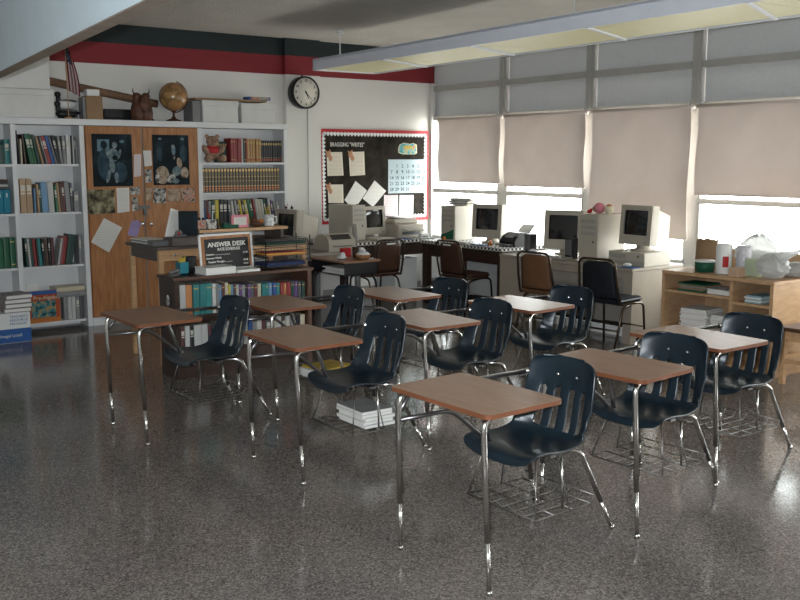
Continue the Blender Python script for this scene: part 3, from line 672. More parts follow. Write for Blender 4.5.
# --- right bookcase
carcass('bookcase', 'white open bookcase of encyclopedias beside the pilaster', 4.505, 5.62, [(1.68, 4.55, 5.58), (1.35, 4.55, 5.58), (.98, 4.55, 5.58), (.5, 4.55, 5.58), (.09, 4.55, 5.58)], [4.527, 5.60], 0)
row(4.80, 4.91, SY+.115, 1.68, [(10, .235, 'dgreen')]*4, 'behind the teddy bear', 'gilt banded dark green volumes', depth=.12, mk='setcover')
row(4.918, 5.03, SY+.03, 1.68, [(10, .27, 'red')]*4, 'in the red set above the encyclopedias', 'red volumes', mk='cover2')
row(5.03, 5.12, SY+.03, 1.68, [(10, .27, 'red'), (10, .265, 'white'), (10, .265, 'dgreen'), (8, .27, 'red')], 'after the red set above the encyclopedias', 'thin banded volumes', mk='cover2')
row(5.125, 5.30, SY+.03, 1.68, [(10, .265, 'gold')]*5, 'in the golden brown set on the top shelf', 'golden brown volumes', mk='setcover')
row(5.305, 5.575, SY+.04, 1.68, [(10, .25, 'black')]*9, 'in the black set on the top shelf', 'black gilt banded volumes', mk='setcover')
x = 4.556
for k in range(26):
    o = bpy.data.objects.new('encyclopedia_volume', BM['encyc']); COL.objects.link(o); o.scale = (.0345, .2, .268+.001*(k % 2)); o.location = (x, SY+.03, 1.351); o.color = (.016, .028, .022, 1); x += .0375
    tag(o, 'dark green encyclopedia volume with red and gold bands on the middle shelf', 'book', 'encyclopedia volumes')
G4 = [(22, .265, 'dgrey', 0), (18, .26, 'maroon', 0), (20, .255, 'grey', 0), (32, .26, 'dgreen', 0), (28, .265, 'yellow', 0), (30, .265, 'black', 0), (32, .265, 'black', 0), (18, .26, 'dgrey', 4), (20, .255, 'white', 8), (20, .255, 'grey', 9), (16, .26, 'brown', 10), (18, .26, 'yellow', 10), (16, .255, 'black', 10), (24, .26, 'yellow', 11), (22, .265, 'green', 11), (18, .265, 'green', 11), (16, .265, 'red', 10), (22, .265, 'white', 9), (20, .26, 'cream', 9), (22, .26, 'white', 8), (14, .26, 'green', 8), (18, .27, 'black', 7), (16, .27, 'white', 6), (12, .25, 'purple', 8), (18, .24, 'grey', 14), (18, .23, 'grey', 16)]
G4 = [(a, b_*1.08, c_, d) for a, b_, c_, d in G4]
row(4.56, 5.57, SY+.03, .98, G4, 'on the shelf below the encyclopedias', 'mixed books below the encyclopedias')

# ================================================================== THINGS ALONG THE TOP BOARD (z 2.12)
ZT = 2.121
def topx(px): return atY(px, 117, 9.84).x
def lidbox(x0, x1, z, h, label, cat='box', y0=9.70, y1=9.98, lid=.06):
    t = thing('storage_box', label, cat, ((x0+x1)/2, (y0+y1)/2, z)); w = x1-x0; d = y1-y0
    MB().span((-w/2+.006, -d/2+.006, 0), (w/2-.006, d/2-.006, h-.002), 0, .003).build('box_body', 'cardlt', t)
    MB().span((-w/2, -d/2, h-lid), (w/2, d/2, h), 0, .004).build('lid', 'cardlt', t); return t
lidbox(2.24, 2.985, ZT, .275, 'wide white lidded box, lower of the pair beside the flag')
lidbox(2.16, 2.955, ZT+.277, .33, 'wide white lidded box, upper of the pair beside the flag')
lidbox(4.56, 5.00, ZT, .235, 'white lidded carton next to the globe')
lidbox(5.03, 5.46, ZT, .215, 'white lidded carton closest to the clock')
tag(MB().span((-.045, -.12, 0), (.045, .12, .225), 0, .003).build('carton', 'grey', None, (4.50, 9.84, ZT)), 'narrow grey brown carton squeezed between globe and white carton', 'box')
tag(MB().span((-.44, -.09, 0), (.44, .09, .022), 0, .002).build('wooden_board', 'card', None, (4.93, 9.82, ZT+.236)), 'flat brown board lying across the two white cartons', 'board')
t = thing('game_box', 'flat board game box with colourful side on the end carton', 'game', (5.28, 9.80, ZT+.2595)); MB().span((-.14, -.07, 0), (.14, .07, .034), 0, .002).build('box_body', 'blue', t)
MB().span((-.11, -.0715, .004), (.12, -.0705, .03)).build('side_print', photo('colourful_box_side', [(.4, (.4, .05, .03)), (.5, (.5, .4, .2)), (.6, (.03, .2, .25))], 30), t)
# globe
gx = topx(173); t = thing('globe', 'brown antique globe on a dark stand on the top board', 'globe', (gx, 9.82, ZT))
MB().ball((0, 0, .262), .152, seg=32).build('sphere', 'globe', t)
o = MB(); o.lathe([(.085, 0), (.08, .014), (.03, .03), (.012, .06), (.012, .095), (.03, .105), (.02, .115)]); o.build('stand', 'carve', t)
o = MB(); o.tube([(.166*math.sin(math.radians(a)), 0, .262+.166*math.cos(math.radians(a))) for a in range(15, 185, 10)], .006, 6); o.build('meridian_arm', 'carve', t)
# wooden carving of two joined upright forms with horns
t = thing('wood_carving', 'dark wooden carving of two joined gourd shapes with horned tops', 'ornament', (topx(138.5), 9.745, ZT))
o = MB()
for s_ in (-1, 1):
    o.lathe([(.05, 0), (.066, .02), (.070, .08), (.062, .14), (.045, .19), (.036, .22), (.045, .25), (.04, .27), (.015, .285)], (s_*.048, 0, 0), 18)
    o.tube(fil([(s_*.05, 0, .26), (s_*.085, 0, .29), (s_*.095, 0, .33)], .02), [.009]*7+[.003], 8) if False else o.tube([(s_*.05, 0, .262), (s_*.075, 0, .275), (s_*.09, 0, .30), (s_*.088, 0, .33)], [.012, .010, .007, .003], 8)
o.ball((0, -.05, .17), (.05, .04, .09)); b_ = o.build('carving_body', 'carve', t)
# long kraft tube
p0 = atY(48, 81, 9.95); p1 = atY(157, 104, 9.95)
o = MB().tube([Vector((0, 0, 0)), p1-p0], .042, 18); tag(o.build('cardboard_tube', 'tube', None, p0), 'long brown cardboard tube sloping behind the flag and carving', 'tube')
# tan carton with white top supporting the tube
t = thing('carton', 'upright tan carton with white top next to the duck decoys', 'box', (topx(92), 9.82, ZT)); MB().span((-.085, -.07, 0), (.085, .07, .235), 0, .003).build('box_body', 'card', t)
MB().span((-.115, -.06, 0), (-.087, .07, .22)).build('side_flap', 'grey', t)
MB().span((-.065, -.05, .236), (.065, .05, .30), 0, .002).build('inner_box', 'white', t)
# black long case
o = MB(); o.span((-.29, -.06, 0), (.29, .08, .022), 0, .004); o.span((-.25, -.05, .022), (.25, .07, .115), 0, .006); tag(o.build('black_case', 'black', None, (topx(128), 9.90, ZT)), 'long low black case behind the wooden carving', 'case')
# duck decoys
def duck(x, y, z, s, dark, label):
    t = thing('duck_decoy', label, 'ornament', (x, y, z), 0)
    o = MB(); o.ball((0, 0, .052*s), (.115*s, .05*s, .052*s)); o.ball((.10*s, 0, .065*s), (.05*s, .025*s, .018*s)); o.build('body', 'black' if dark else 'white', t)
    o = MB(); o.ball((.02*s, 0, .085*s), (.10*s, .04*s, .022*s)); o.build('back_plumage', 'greyp', t)
    o = MB(); o.ball((-.085*s, 0, .11*s), (.026*s, .024*s, .05*s)); o.ball((-.09*s, 0, .155*s), (.036*s, .028*s, .03*s)); o.ball((-.13*s, 0, .148*s), (.022*s, .014*s, .009*s)); o.build('head', 'black', t)
duck(topx(70), 9.93, ZT+.10, .95, False, 'black and white duck decoy at the foot of the flag')
duck(topx(66.5), 9.84, ZT, .95, True, 'dark duck decoy low in front of the white one')
tag(MB().span((-.09, -.05, 0), (.09, .035, .098), 0, .003).build('small_block', 'grey', None, (topx(71), 9.945, ZT)), 'grey block under the white duck decoy', 'block')
# flag on a stick
m, nt, b = _new('star_field'); v = _coords(nt); vo = nt.nodes.new('ShaderNodeTexVoronoi'); vo.inputs['Scale'].default_value = 75; nt.links.new(v, vo.inputs['Vector'])
nt.links.new(_ramp(nt, [(0, (.40, .40, .42)), (.24, (.012, .016, .04))], vo.outputs['Distance'], 'CONSTANT'), b.inputs['Base Color']); M['stars'] = m
fx = topx(66)
t = thing('flag', 'small American flag drooping on a wooden stick', 'flag', (fx, 9.755, ZT))
o = MB(); o.lathe([(.04, 0), (.04, .012), (.01, .02)]); o.tube([(0, 0, 0), (0, 0, .84)], .005, 8); o.ball((0, 0, .845), .012); o.build('flag_stick', 'oak', t)
o = MB()
def fl(u, v):      # u across the hoist, v down the fly
    w = .055+.085*math.sin(PI*min(1, v*.8+.08))
    w = .025+.105*math.sin(PI*min(1, v*.62+.02))
    return Vector(((u-.25)*w + .03*v, -.014+.018*math.sin(u*PI*5), .78-.50*v-.09*u*(1-.3*v)))
o.grid(fl, 13, 24)
o.bm.faces.ensure_lookup_table()
for j in range(24):
    for i in range(13):
        f = o.bm.faces[j*13+i]; f.material_index = 2 if (j < 10 and i < 8) else (i % 2)
M['flagred'] = mat('faded_flag_red', (.16, .02, .03), .8); M['flagwhite'] = mat('faded_flag_white', (.42, .38, .36), .8)
o.build('flag_cloth', ['flagred', 'flagwhite', 'stars'], t)

# ================================================================== CLOCK, CONDUIT, BULLETIN BOARD
ck = thing('wall_clock', 'round school wall clock with black rim on the pilaster', 'clock', (5.935, 9.93, 2.495))
RX = Matrix.Rotation(PI/2, 3, 'X')
o = MB(); o.lathe([(.165, 0), (.185, .02), (.190, .125), (.182, .14), (.170, .14), (.168, .125)], (0, 0, 0), 40, rot=RX); o.build('rim', 'black', ck)
MB().lathe([(.168, .124), (.168, .128)], (0, 0, 0), 40, rot=RX).build('dial', 'clockface', ck)
for h in range(1, 13):
    a = math.radians(90-30*h); text('numeral', str(h), .042, 'ink', ck, (.135*math.cos(a), -.1285, .135*math.sin(a)), FRONT, 'CENTER', bold=.001)
def hand(ang, l, w, nm):
    d = Vector((math.sin(ang), 0, math.cos(ang))); n = Vector((math.cos(ang), 0, -math.sin(ang))); y = Vector((0, -.131, 0))
    MB().prism([y-d*.02-n*w, y+d*l-n*w*.4, y+d*l+n*w*.4, y-d*.02+n*w], (0, -.0015, 0)).build(nm, 'ink', ck)
hand(math.radians(155), .085, .007, 'hour_hand'); hand(math.radians(137), .135, .005, 'minute_hand')
MB().lathe([(.01, .128), (.01, .136)], (0, 0, 0), 12, rot=RX).build('centre_cap', 'ink', ck)
o = MB(); o.span((-.01, -.05, .18), (.01, -.03, .205)); o.build('hanger_tab', 'greyp', ck)
tag(MB().tube([(6.03, 9.925, .1), (6.03, 9.925, 2.31)], .006, 8).build('cable_conduit', 'post'), 'thin white cable conduit running down below the clock', 'conduit')
# bulletin board
bx0, bx1, bz0, bz1 = 6.218, 7.91, .92, 2.085
bb = thing('bulletin_board', 'black bulletin board with red edge and white scalloped border', 'bulletin board', ((bx0+bx1)/2, 9.99, bz0)); W = bx1-bx0; H = bz1-bz0
MB().span((-W/2, -.02, 0), (W/2, .009, H), 0, .002).build('red_frame', 'red', bb)
MB().span((-W/2+.05, -.024, .05), (W/2-.05, -.0205, H-.05)).build('backing_paper', 'blkpaper', bb)
o = MB()
def scal(x0_, z0_, x1_, z1_, n, inward):
    for k in range(n):
        a = k/n; b2 = (k+1)/n; p = Vector((x0_+(x1_-x0_)*a, -.0255, z0_+(z1_-z0_)*a)); q = Vector((x0_+(x1_-x0_)*b2, -.0255, z0_+(z1_-z0_)*b2)); iv = Vector(inward)
        mid = (p+q)/2
        o.prism([p-iv*.004, mid-iv*.016, q-iv*.004, q+iv*.010, mid+iv*.034+(q-p)*.14, mid+iv*.034-(q-p)*.14, p+iv*.010], (0, -.001, 0))
scal(-W/2+.045, H-.05, W/2-.045, H-.05, 32, (0, 0, -1)); scal(-W/2+.045, .05, W/2-.045, .05, 32, (0, 0, 1))
scal(-W/2+.045, .05, -W/2+.045, H-.05, 23, (1, 0, 0)); scal(W/2-.045, .05, W/2-.045, H-.05, 23, (-1, 0, 0))
o.build('scalloped_border', 'white', bb)
text('lettering', 'BRAGGING "WRITES"', .072, 'letter', bb, (-W/2+.15, -.0265, H-.19), FRONT, bold=0, sx=.74)
BY = 9.964
papers = [('handwritten cream page under the board lettering, first of two', [(326.5, 152), (342, 152), (343.5, 175.5), (327.5, 176)], 'sheetcream'),
 ('handwritten cream page second along under the board lettering', [(348.5, 152), (364, 151.5), (365, 175), (350, 176)], 'sheetcream'),
 ('handwritten cream page low on the board above the computer tower', [(327.5, 184.5), (343, 184.5), (343.5, 203), (328.5, 203)], 'sheetcream'),
 ('diamond hung white page nearer the computer tower', [(344.5, 200), (355.5, 181), (367, 190.5), (358.5, 203.5), (350, 206)], 'sheet'),
 ('diamond hung white page between tower page and calendar', [(362.5, 198.5), (374.5, 180.5), (386, 191), (373, 207)], 'sheet'),
 ('pale pink list pinned below the calendar', [(384, 195), (398, 195), (398, 217), (383.5, 217)], 'sheetpink'),
 ('plain white list pinned below the calendar', [(399.5, 195), (413.5, 195), (413, 217.5), (399, 217)], 'paper')]
for lb, cp, mm in papers: flat('pinned_page', lb, 'paper', cp, mm, 'pages pinned to the bulletin board', BY)
for i, (x, y) in enumerate(((328.5, 154.5), (350.5, 154.5), (328.5, 187.5))):
    p = atY(x, y, BY-.004); o = MB(); o.ball((0, 0, 0), (.035, .004, .04)); o.ball((.03, 0, -.045), (.028, .004, .035)); o.ball((-.03, 0, .035), (.014, .004, .014)); o.ball((.02, 0, .045), (.014, .004, .014))
    tag(o.build('bear_cutout', mat('tan_cutout_%d' % i, (.42, .22, .13), .8), None, p), 'small tan bear cutout on the %s' % ['first page under the lettering', 'second page under the lettering', 'lone page above the tower'][i], 'cutout', 'bear cutouts')
# calendar
P = [atY(388, 159.5, BY), atY(426.5, 159.5, BY), atY(426.5, 192.5, BY), atY(388.5, 192.5, BY)]
cx = (P[0].x+P[1].x)/2; cz = (P[0].z+P[2].z)/2; cw = P[1].x-P[0].x; ch = P[0].z-P[2].z
cal = thing('wall_calendar', 'large pale blue month calendar on the bulletin board', 'calendar', (cx, BY, cz))
MB().span((-cw/2, -.003, -ch/2), (cw/2, 0, ch/2)).build('calendar_sheet', mat('pale_blue_card', (.42, .52, .56), .6, var=.02), cal)
o = MB()
for k in range(8): x = -cw/2+.012+(cw-.024)*k/7; o.span((x-.002, -.0036, -ch/2+.012), (x+.002, -.003, ch/2-.05))
for k in range(6): z = -ch/2+.012+(ch-.062)*k/5; o.span((-cw/2+.01, -.0036, z-.002), (cw/2-.01, -.003, z+.002))
o.build('ruled_lines', 'silverpaint', cal)
d = 1
for r_ in range(5):
    for c_ in range(7):
        if r_ == 0 and c_ == 0: continue
        if d > 31: break
        text('day_numeral', str(d), .062, 'ink', cal, (-cw/2+.012+(cw-.024)*(c_+.5)/7, -.004, ch/2-.05-(ch-.062)*(r_+.5)/5), FRONT, 'CENTER', ext=.0003, bold=.0008); d += 1
# month banner card with rounded outline
p = atY(407.5, 148.5, BY); t = thing('banner_card', 'colourful cut-out banner card above the calendar', 'card', p)
pts = [(-.15, 0, -.055), (-.08, 0, -.075), (.12, 0, -.075), (.155, 0, -.06), (.15, 0, .05), (.09, 0, .072), (.04, 0, .06), (-.06, 0, .075), (-.13, 0, .05), (-.155, 0, .0)]
MB().prism([Vector(q) for q in pts], (0, -.003, 0)).build('card_shape', 'cream', t)
MB().prism([Vector(q)*.9+Vector((0, -.0035, 0)) for q in pts], (0, -.001, 0)).build('painted_scene', photo('seaside_card_print', [(.35, (.04, .18, .08)), (.48, (.10, .35, .45)), (.6, (.5, .45, .2)), (.68, (.5, .12, .06))], 16), t)
MB().span((-.07, -.006, -.005), (.07, -.0046, .035), 0, .001).build('title_strip', 'yellow', t)

# ================================================================== TALL OAK TABLE WITH RISER
tt = thing('tall_table', 'tall oak table with drawer and raised rear shelf before the cupboard', 'table', (3.05, 7.42, 0))
MB().span((0, 0, .975), (1.45, .72, 1.0), 0, .003).build('tabletop', 'oakdk', tt)
for x, y in ((.025, .03), (1.40, .03), (.025, .66), (1.40, .66)): MB().span((x, y, 0), (x+.042, y+.042, .975)).build('leg', 'oak', tt)
o = MB(); o.span((.03, .035, .88), (1.43, .055, .975)); o.build('front_apron', 'oak', tt); MB().span((.03, .66, .88), (1.43, .68, .975)).build('rear_apron', 'oak', tt)
o = MB(); o.span((.03, .04, .88), (.05, .69, .975)); o.build('side_apron', 'oakdk', tt); MB().span((1.41, .04, .88), (1.43, .69, .975)).build('side_apron', 'oakdk', tt)
dr = MB().span((.12, .028, .89), (.95, .036, .965), 0, .001).build('drawer', 'oak', tt)
MB().lathe([(.006, 0), (.012, .01), (.012, .016)], (.16, .028, .93), 12, rot=RX).build('knob', 'silver', dr)
o = MB(); o.span((.48, .22, 1.085), (1.36, .60, 1.11)); o.build('riser_shelf', 'oak', tt)
MB().span((.50, .26, 1.0), (.53, .58, 1.085)).build('riser_support', 'oakdk', tt); MB().span((1.31, .26, 1.0), (1.34, .58, 1.085)).build('riser_support', 'oakdk', tt)
Z1 = 1.001; ZR = 1.111
def onT(px, py, z=Z1): return atZ(px, py, z)
def paperpile(name, label, cat, p, w, d, n, th, cols, rz=0, jit=.012, group=None, seed=1):
    rd = random.Random(seed); o = MB(); z = 0
    for k in range(n):
        o.box((rd.uniform(-jit, jit), rd.uniform(-jit, jit), z+th/2), (w*rd.uniform(.94, 1), d*rd.uniform(.94, 1), th*.96), k % len(cols), rd.uniform(-.06, .06)); z += th
    return tag(o.build(name, cols, None, p, rz), label, cat, group)
paperpile('paper_pile', 'low untidy pile of grey papers on the tall table', 'papers', (3.17, 7.86, Z1), .20, .34, 5, .008, ['grey', 'paper', 'grey'], .1)
tag(MB().span((-.07, -.06, 0), (.07, .06, .045), 0, .003).build('small_tray', 'greyp', None, (3.125, 7.58, Z1)), 'small dark tray at the corner of the tall table', 'tray')
o = MB(); o.span((-.15, -.10, 0), (.15, .10, .06), 0, .003); o.span((-.14, -.09, .06), (.14, .09, .068)); tag(o.build('shallow_box', mat('taupe_card', (.13, .11, .10), .6), None, (3.345, 7.54, Z1)), 'shallow taupe box along the tall table edge', 'box')
t = thing('tape_dispenser', 'dark tape dispenser with red core on the taupe box', 'tape dispenser', (3.30, 7.53, Z1+.069)); o = MB(); o.span((-.05, -.02, 0), (.05, .02, .02), 0, .005); o.ball((-.01, 0, .03), (.035, .02, .03)); o.build('body', 'greyp', t); MB().lathe([(.012, -.022), (.012, .022)], (-.015, 0, .03), 14, rot=RX).build('core', 'red', t)
def leaning(name, label, cat, p, w, h, th, m_, tilt, rz=0, roll=0):
    o = MB().span((-w/2, 0, 0), (w/2, th, h), 0, .001); return tag(o.build(name, m_, None, p, 0, (-tilt, roll, rz)), label, cat)
leaning('notice', 'white printed sheet leaning at an angle behind the taupe box', 'paper', (3.31, 7.70, Z1+.036), .16, .26, .002, 'sheet', .2, 0, .35)
leaning('hardback_book', 'dark green book standing upright behind the pen basket', 'book', (3.435, 7.645, Z1+.008), .17, .27, .025, 'ph_dark', .05, 0, .03)
# pen basket of odds and ends on the riser
t = thing('desk_organizer', 'black desk organizer with red tipped pens and small pictures', 'organizer', (3.615, 7.70, ZR)); o = MB(); o.span((-.10, -.05, 0), (.10, .05, .012)); o.span((-.10, .04, 0), (.10, .05, .10)); o.span((-.10, -.05, 0), (-.092, .05, .09)); o.span((.092, -.05, 0), (.10, .05, .09)); o.span((-.10, -.05, 0), (.10, -.044, .05)); o.build('tray', 'black', t)
MB().span((-.095, -.056, .005), (-.02, -.051, .085)).build('picture_card', 'ph_red', t); MB().span((-.015, -.056, .005), (.08, -.051, .09)).build('sticker_card', 'ph_mono', t)
for k in range(5): MB().tube([(-.06+.03*k, 0, .01), (-.08+.04*k, .01, .13+.02*(k % 3))], .004, 6).ball((-.08+.04*k, .01, .13+.02*(k % 3)), .008).build('pen', ['red', 'white', 'blue', 'red', 'white'][k], t)
for k in range(3): leaning('magazine', '%s magazine standing on end under the riser shelf' % ['white', 'red', 'dark'][k], 'magazine', (3.515+.014*k, 7.50, Z1+.001), .006, .075, .12, ['white', 'red', 'black'][k], 0, 0, .0)
# riser shelf things
t = thing('framed_card', 'pink framed white card standing on the riser shelf', 'card', (3.955, 7.70, ZR)); MB().span((-.085, 0, 0), (.085, .012, .115), 0, .002).build('card_frame', 'pink', t); MB().span((-.062, -.002, .022), (.062, 0, .095)).build('card_face', 'sheet', t)
p = Vector((3.86, 7.72, ZR)); o = MB(); o.span((-.075, -.04, 0), (.075, .05, .03), 0, .006); o.span((-.07, -.03, .03), (.0, .03, .045), 0, .004); tag(o.build('stapler_set', 'green', None, p), 'dark green low desk set beside the pink card', 'desk set')
t = thing('slipper_ornament', 'brown and orange shoe shaped ornament on the riser shelf', 'ornament', (4.135, 7.72, ZR)); o = MB(); o.ball((0, 0, .03), (.07, .035, .03)); o.ball((-.03, 0, .06), (.035, .03, .035)); o.build('body', 'carve', t); MB().ball((.03, -.01, .05), (.04, .025, .015)).build('strap', 'orange', t)
t = thing('mug', 'white patterned mug with yellow pencils on the riser shelf', 'mug', (4.26, 7.72, ZR)); o = MB(); o.lathe([(.040, 0), (.045, .01), (.046, .105), (.040, .105), (.040, .02), (.001, .02)], seg=24); o.build('cup', mat('dotted_glaze', (.62, .62, .62), .2, var=.35, vs=60), t); o = MB(); o.tube([(.042, 0, .085), (.075, 0, .082), (.08, 0, .05), (.068, 0, .025), (.043, 0, .022)], .006, 8); o.build('handle', 'white', t)
for k in range(3): MB().tube([(-.02+.015*k, 0, .03), (-.03+.02*k, .005, .17+.01*k)], .004, 6).build('pencil', 'yellow', t)
t = thing('book_stack_clip', 'small teal book lying flat between ornament and mug', 'book', (4.19, 7.83, ZR)); MB().span((-.07, -.05, 0), (.07, .05, .02), 0, .001).build('cover', 'teal', t)
t.name = 'paperback_book'

# ================================================================== LOW DARK BOOKCASE
lb_ = thing('low_bookcase', 'low dark walnut bookcase in front of the tall table', 'bookcase', (2.96, 6.89, 0))
o = MB(); LW = 1.24; LD = .31
MB().span((-.015, -.01, .785), (LW+.015, LD, .81), 0, .002).build('top_panel', 'dkwood', lb_)
MB().span((-.015, -.0115, .786), (LW+.015, -.010, .809)).build('top_edge', 'dkedge', lb_)
for x in (0, LW-.04): MB().span((x, 0, 0), (x+.04, LD-.01, .785)).build('side_panel', 'dkedge' if x else 'dkwood', lb_)
MB().span((.04, LD-.03, .0), (LW-.04, LD-.012, .785)).build('back_panel', 'dkwood', lb_)
for z in (.50, .215): MB().span((.04, .01, z-.022), (LW-.04, LD-.03, z)).build('shelf', 'dkwood', lb_)
MB().span((.04, .0, 0), (LW-.04, .018, .19)).build('plinth', 'dkwood', lb_)
MB().ball((-.008, .12, .62), (.006, .035, .045), seg=14).build('silver_sticker', 'ph_mono', lb_)
G5 = [(28, .245, 'white'), (30, .24, 'orange'), (30, .24, 'teal'), (28, .24, 'teal'), (28, .24, 'teal'), (16, .235, 'white'), (14, .235, 'grey'), (12, .22, 'lblue'), (14, .23, 'maroon'), (14, .235, 'cream'), (12, .22, 'yellow'), (14, .215, 'lblue'), (12, .22, 'brown'), (12, .21, 'white'), (14, .21, 'purple'), (14, .205, 'grey'), (12, .21, 'black'), (16, .205, 'purple'), (16, .205, 'dgrey'), (16, .20, 'maroon'), (18, .205, 'cream'), (18, .20, 'teal'), (18, .20, 'teal'), (16, .20, 'lblue'), (20, .20, 'blue'), (18, .195, 'teal'), (16, .195, 'red'), (14, .19, 'orange'), (22, .195, 'red'), (18, .195, 'dgreen'), (18, .195, 'purple'), (18, .19, 'dgrey'), (18, .19, 'dgreen')]
row(3.01, 4.15, 6.905, .50, G5, 'on the upper shelf of the low bookcase', 'books on the low bookcase upper shelf', depth=.19, mk='cover2')
G6 = [(14, .2, 'maroon'), (16, .20, 'white'), (14, .2, 'black'), (26, .2, 'white'), (22, .2, 'white'), (12, .19, 'maroon'), (16, .185, 'black'), (16, .19, 'dgrey'), (22, .19, 'grey'), (20, .2, 'white'), (14, .19, 'black'), (18, .19, 'cream'), (20, .185, 'white'), (14, .19, 'blue'), (16, .18, 'grey'), (20, .2, 'white'), (14, .2, 'maroon'), (20, .19, 'dgrey'), (18, .195, 'cream'), (20, .2, 'white'), (14, .19, 'brown'), (18, .19, 'white'), (20, .185, 'grey'), (18, .19, 'black'), (20, .19, 'cream')]
row(3.01, 4.15, 6.905, .215, G6, 'on the lower shelf of the low bookcase', 'books on the low bookcase lower shelf', depth=.19)
# sign
ZL = .811
sg = thing('answer_desk_sign', 'black letter board sign in white frame on the low bookcase', 'sign', (3.53, 7.12, ZL), 0); sg.rotation_euler = (-.08, -.015, 0)
o = MB(); w_, h_ = .485, .305
for a, b2 in (((-w_/2, -.012, 0), (w_/2, .008, .02)), ((-w_/2, -.012, h_-.018), (w_/2, .008, h_)), ((-w_/2, -.012, 0), (-w_/2+.018, .008, h_)), ((w_/2-.018, -.012, 0), (w_/2, .008, h_))): o.span(a, b2, 0, .003)
o.build('sign_frame', 'white', sg); MB().span((-w_/2+.01, -.008, .01), (w_/2-.01, .006, h_-.01)).build('sign_margin', 'ply', sg)
MB().span((-w_/2+.048, -.010, .01), (w_/2-.04, -.0085, h_-.04)).build('sign_panel', 'black', sg)
text('title_lettering', 'ANSWER DESK', .052, 'letter', sg, (.005, -.0115, .215), FRONT, 'CENTER', bold=.0015, sx=.98); text('subtitle_lettering', 'RATE SCHEDULE', .032, 'letter', sg, (.02, -.0115, .175), FRONT, 'CENTER', bold=.0008, sx=.85)
for k, (s1, s2) in enumerate((('Answers ..............................', '$1.00'), ('Answers Which', ''), ('   Require Thought ..............', '$2.00'), ('Correct Answers ..............', '$4.00'))):
    text('line_lettering', s1, .021, 'letter', sg, (-w_/2+.055, -.0115, .138-.031*k), FRONT, bold=.0006)
    if s2: text('price_lettering', s2, .019, 'letter', sg, (w_/2-.095, -.0115, .138-.031*k), FRONT, bold=.0006)
# white binder + thin pad
t = thing('ring_binder', 'thick white binder lying before the letter board sign', 'binder', (3.35, 6.985, ZL), .06); o = MB(); o.span((-.135, -.10, 0), (.135, .09, .006)); o.span((-.135, -.10, .050), (.135, .09, .056)); o.span((.129, -.10, .006), (.135, .09, .05)); o.build('cover', 'white', t); MB().span((-.13, -.095, .007), (.128, .085, .049)).build('page_block', 'paper', t)
tag(MB().span((-.11, -.09, 0), (.11, .08, .022), 0, .002).build('paper_pad', 'paper', None, (3.60, 6.98, ZL), .1), 'thin pale pad lying beside the thick white binder', 'pad')
# pencil box and stapler on the low bookcase
t = thing('pencil_box', 'teal box of yellow pencils on the corner of the low bookcase', 'pencil holder', (3.105, 7.06, ZL)); o = MB(); o.span((-.042, -.035, 0), (.042, .035, .01)); 
for a, b2 in (((-.042, -.035, 0), (.042, -.030, .10)), ((-.042, .030, 0), (.042, .035, .10)), ((-.042, -.035, 0), (-.037, .035, .10)), ((.037, -.035, 0), (.042, .035, .10))): o.span(a, b2)
o.build('box_body', 'teal', t)
for k in range(6): MB().tube([(-.025+.01*k, -.01+.004*k, .012), (-.034+.013*k, -.015+.006*k, .125+.008*(k % 3))], .0045, 6).build('pencil', 'yellow', t)
t = thing('stapler', 'black stapler beside the teal pencil box', 'stapler', (3.01, 7.0, ZL), .5); o = MB(); o.span((-.06, -.016, 0), (.06, .016, .012), 0, .003); o.build('base', 'greyp', t); o = MB(); o.box((0, 0, .036), (.12, .026, .026), bev=.006, rot=Matrix.Rotation(-.12, 4, 'Y')); o.span((.03, -.01, .01), (.055, .01, .03)); o.build('arm', 'greyp', t)
tag(MB().lathe([(.045, 0), (.055, .06), (.05, .11), (.058, .13), (.05, .13), (.001, .12)]).build('black_vase', 'black', None, (3.205, 7.145, ZL)), 'squat black pot between the pencil box and the sign', 'pot')
# wire letter trays
t = thing('letter_tray', 'three tier black wire letter tray holding coloured folders', 'letter tray', (3.985, 7.02, ZL))
for k in range(3):
    o = MB(); z = .02+k*.088; hx, hy = .215, .115
    for zz in (z, z+.05): o.tube([(-hx, -hy, zz), (hx, -hy, zz), (hx, hy, zz), (-hx, hy, zz)], .003, 6, closed=True)
    for q in range(13): x = -hx+2*hx*q/12; o.tube([(x, -hy, z+.05 if q in (0, 12) else z), (x, -hy, z), (x, hy, z), (x, hy, z+.05)], .0018, 5)
    for q in range(15): x = -hx+2*hx*q/14; o.tube([(x, hy, z), (x, hy, z+.05)], .0018, 5)
    for q in range(7): y = -hy+2*hy*q/6; o.tube([(-hx, y, z), (-hx, y, z+.05)], .0018, 5); o.tube([(hx, y, z), (hx, y, z+.05)], .0018, 5)
    o.build('wire_tier', 'black', t)
o = MB()
for x in (-.213, .213):
    for y in (-.113, .113): o.tube([(x, y, 0), (x, y, .275)], .0045, 6)
o.build('corner_post', 'black', t)
M['navyfolder'] = mat('navy_folder', (.008, .02, .07), .6); M['dgreenfolder'] = mat('deep_green_folder', (.006, .035, .022), .6)
fc = [('navyfolder', .026, .03, 'stack of dark blue folders in the bottom wire tray'), ('orange', .114, .008, 'orange folder in the middle wire tray'), ('yellow', .124, .008, 'yellow folder in the middle wire tray'), ('red', .134, .005, 'red folder in the middle wire tray'), ('dgreenfolder', .202, .022, 'dark green folders in the upper wire tray'), ('black', .230, .006, 'black folder topmost in the wire tray')]
for c_, z, th, lb in fc: tag(MB().span((-.18, -.10, 0), (.19, .10, th)).build('file_folder', c_, None, (3.965+random.uniform(-.01, .01), 7.02, ZL+z), random.uniform(-.02, .02)), lb, 'folder', 'folders in the wire tray')

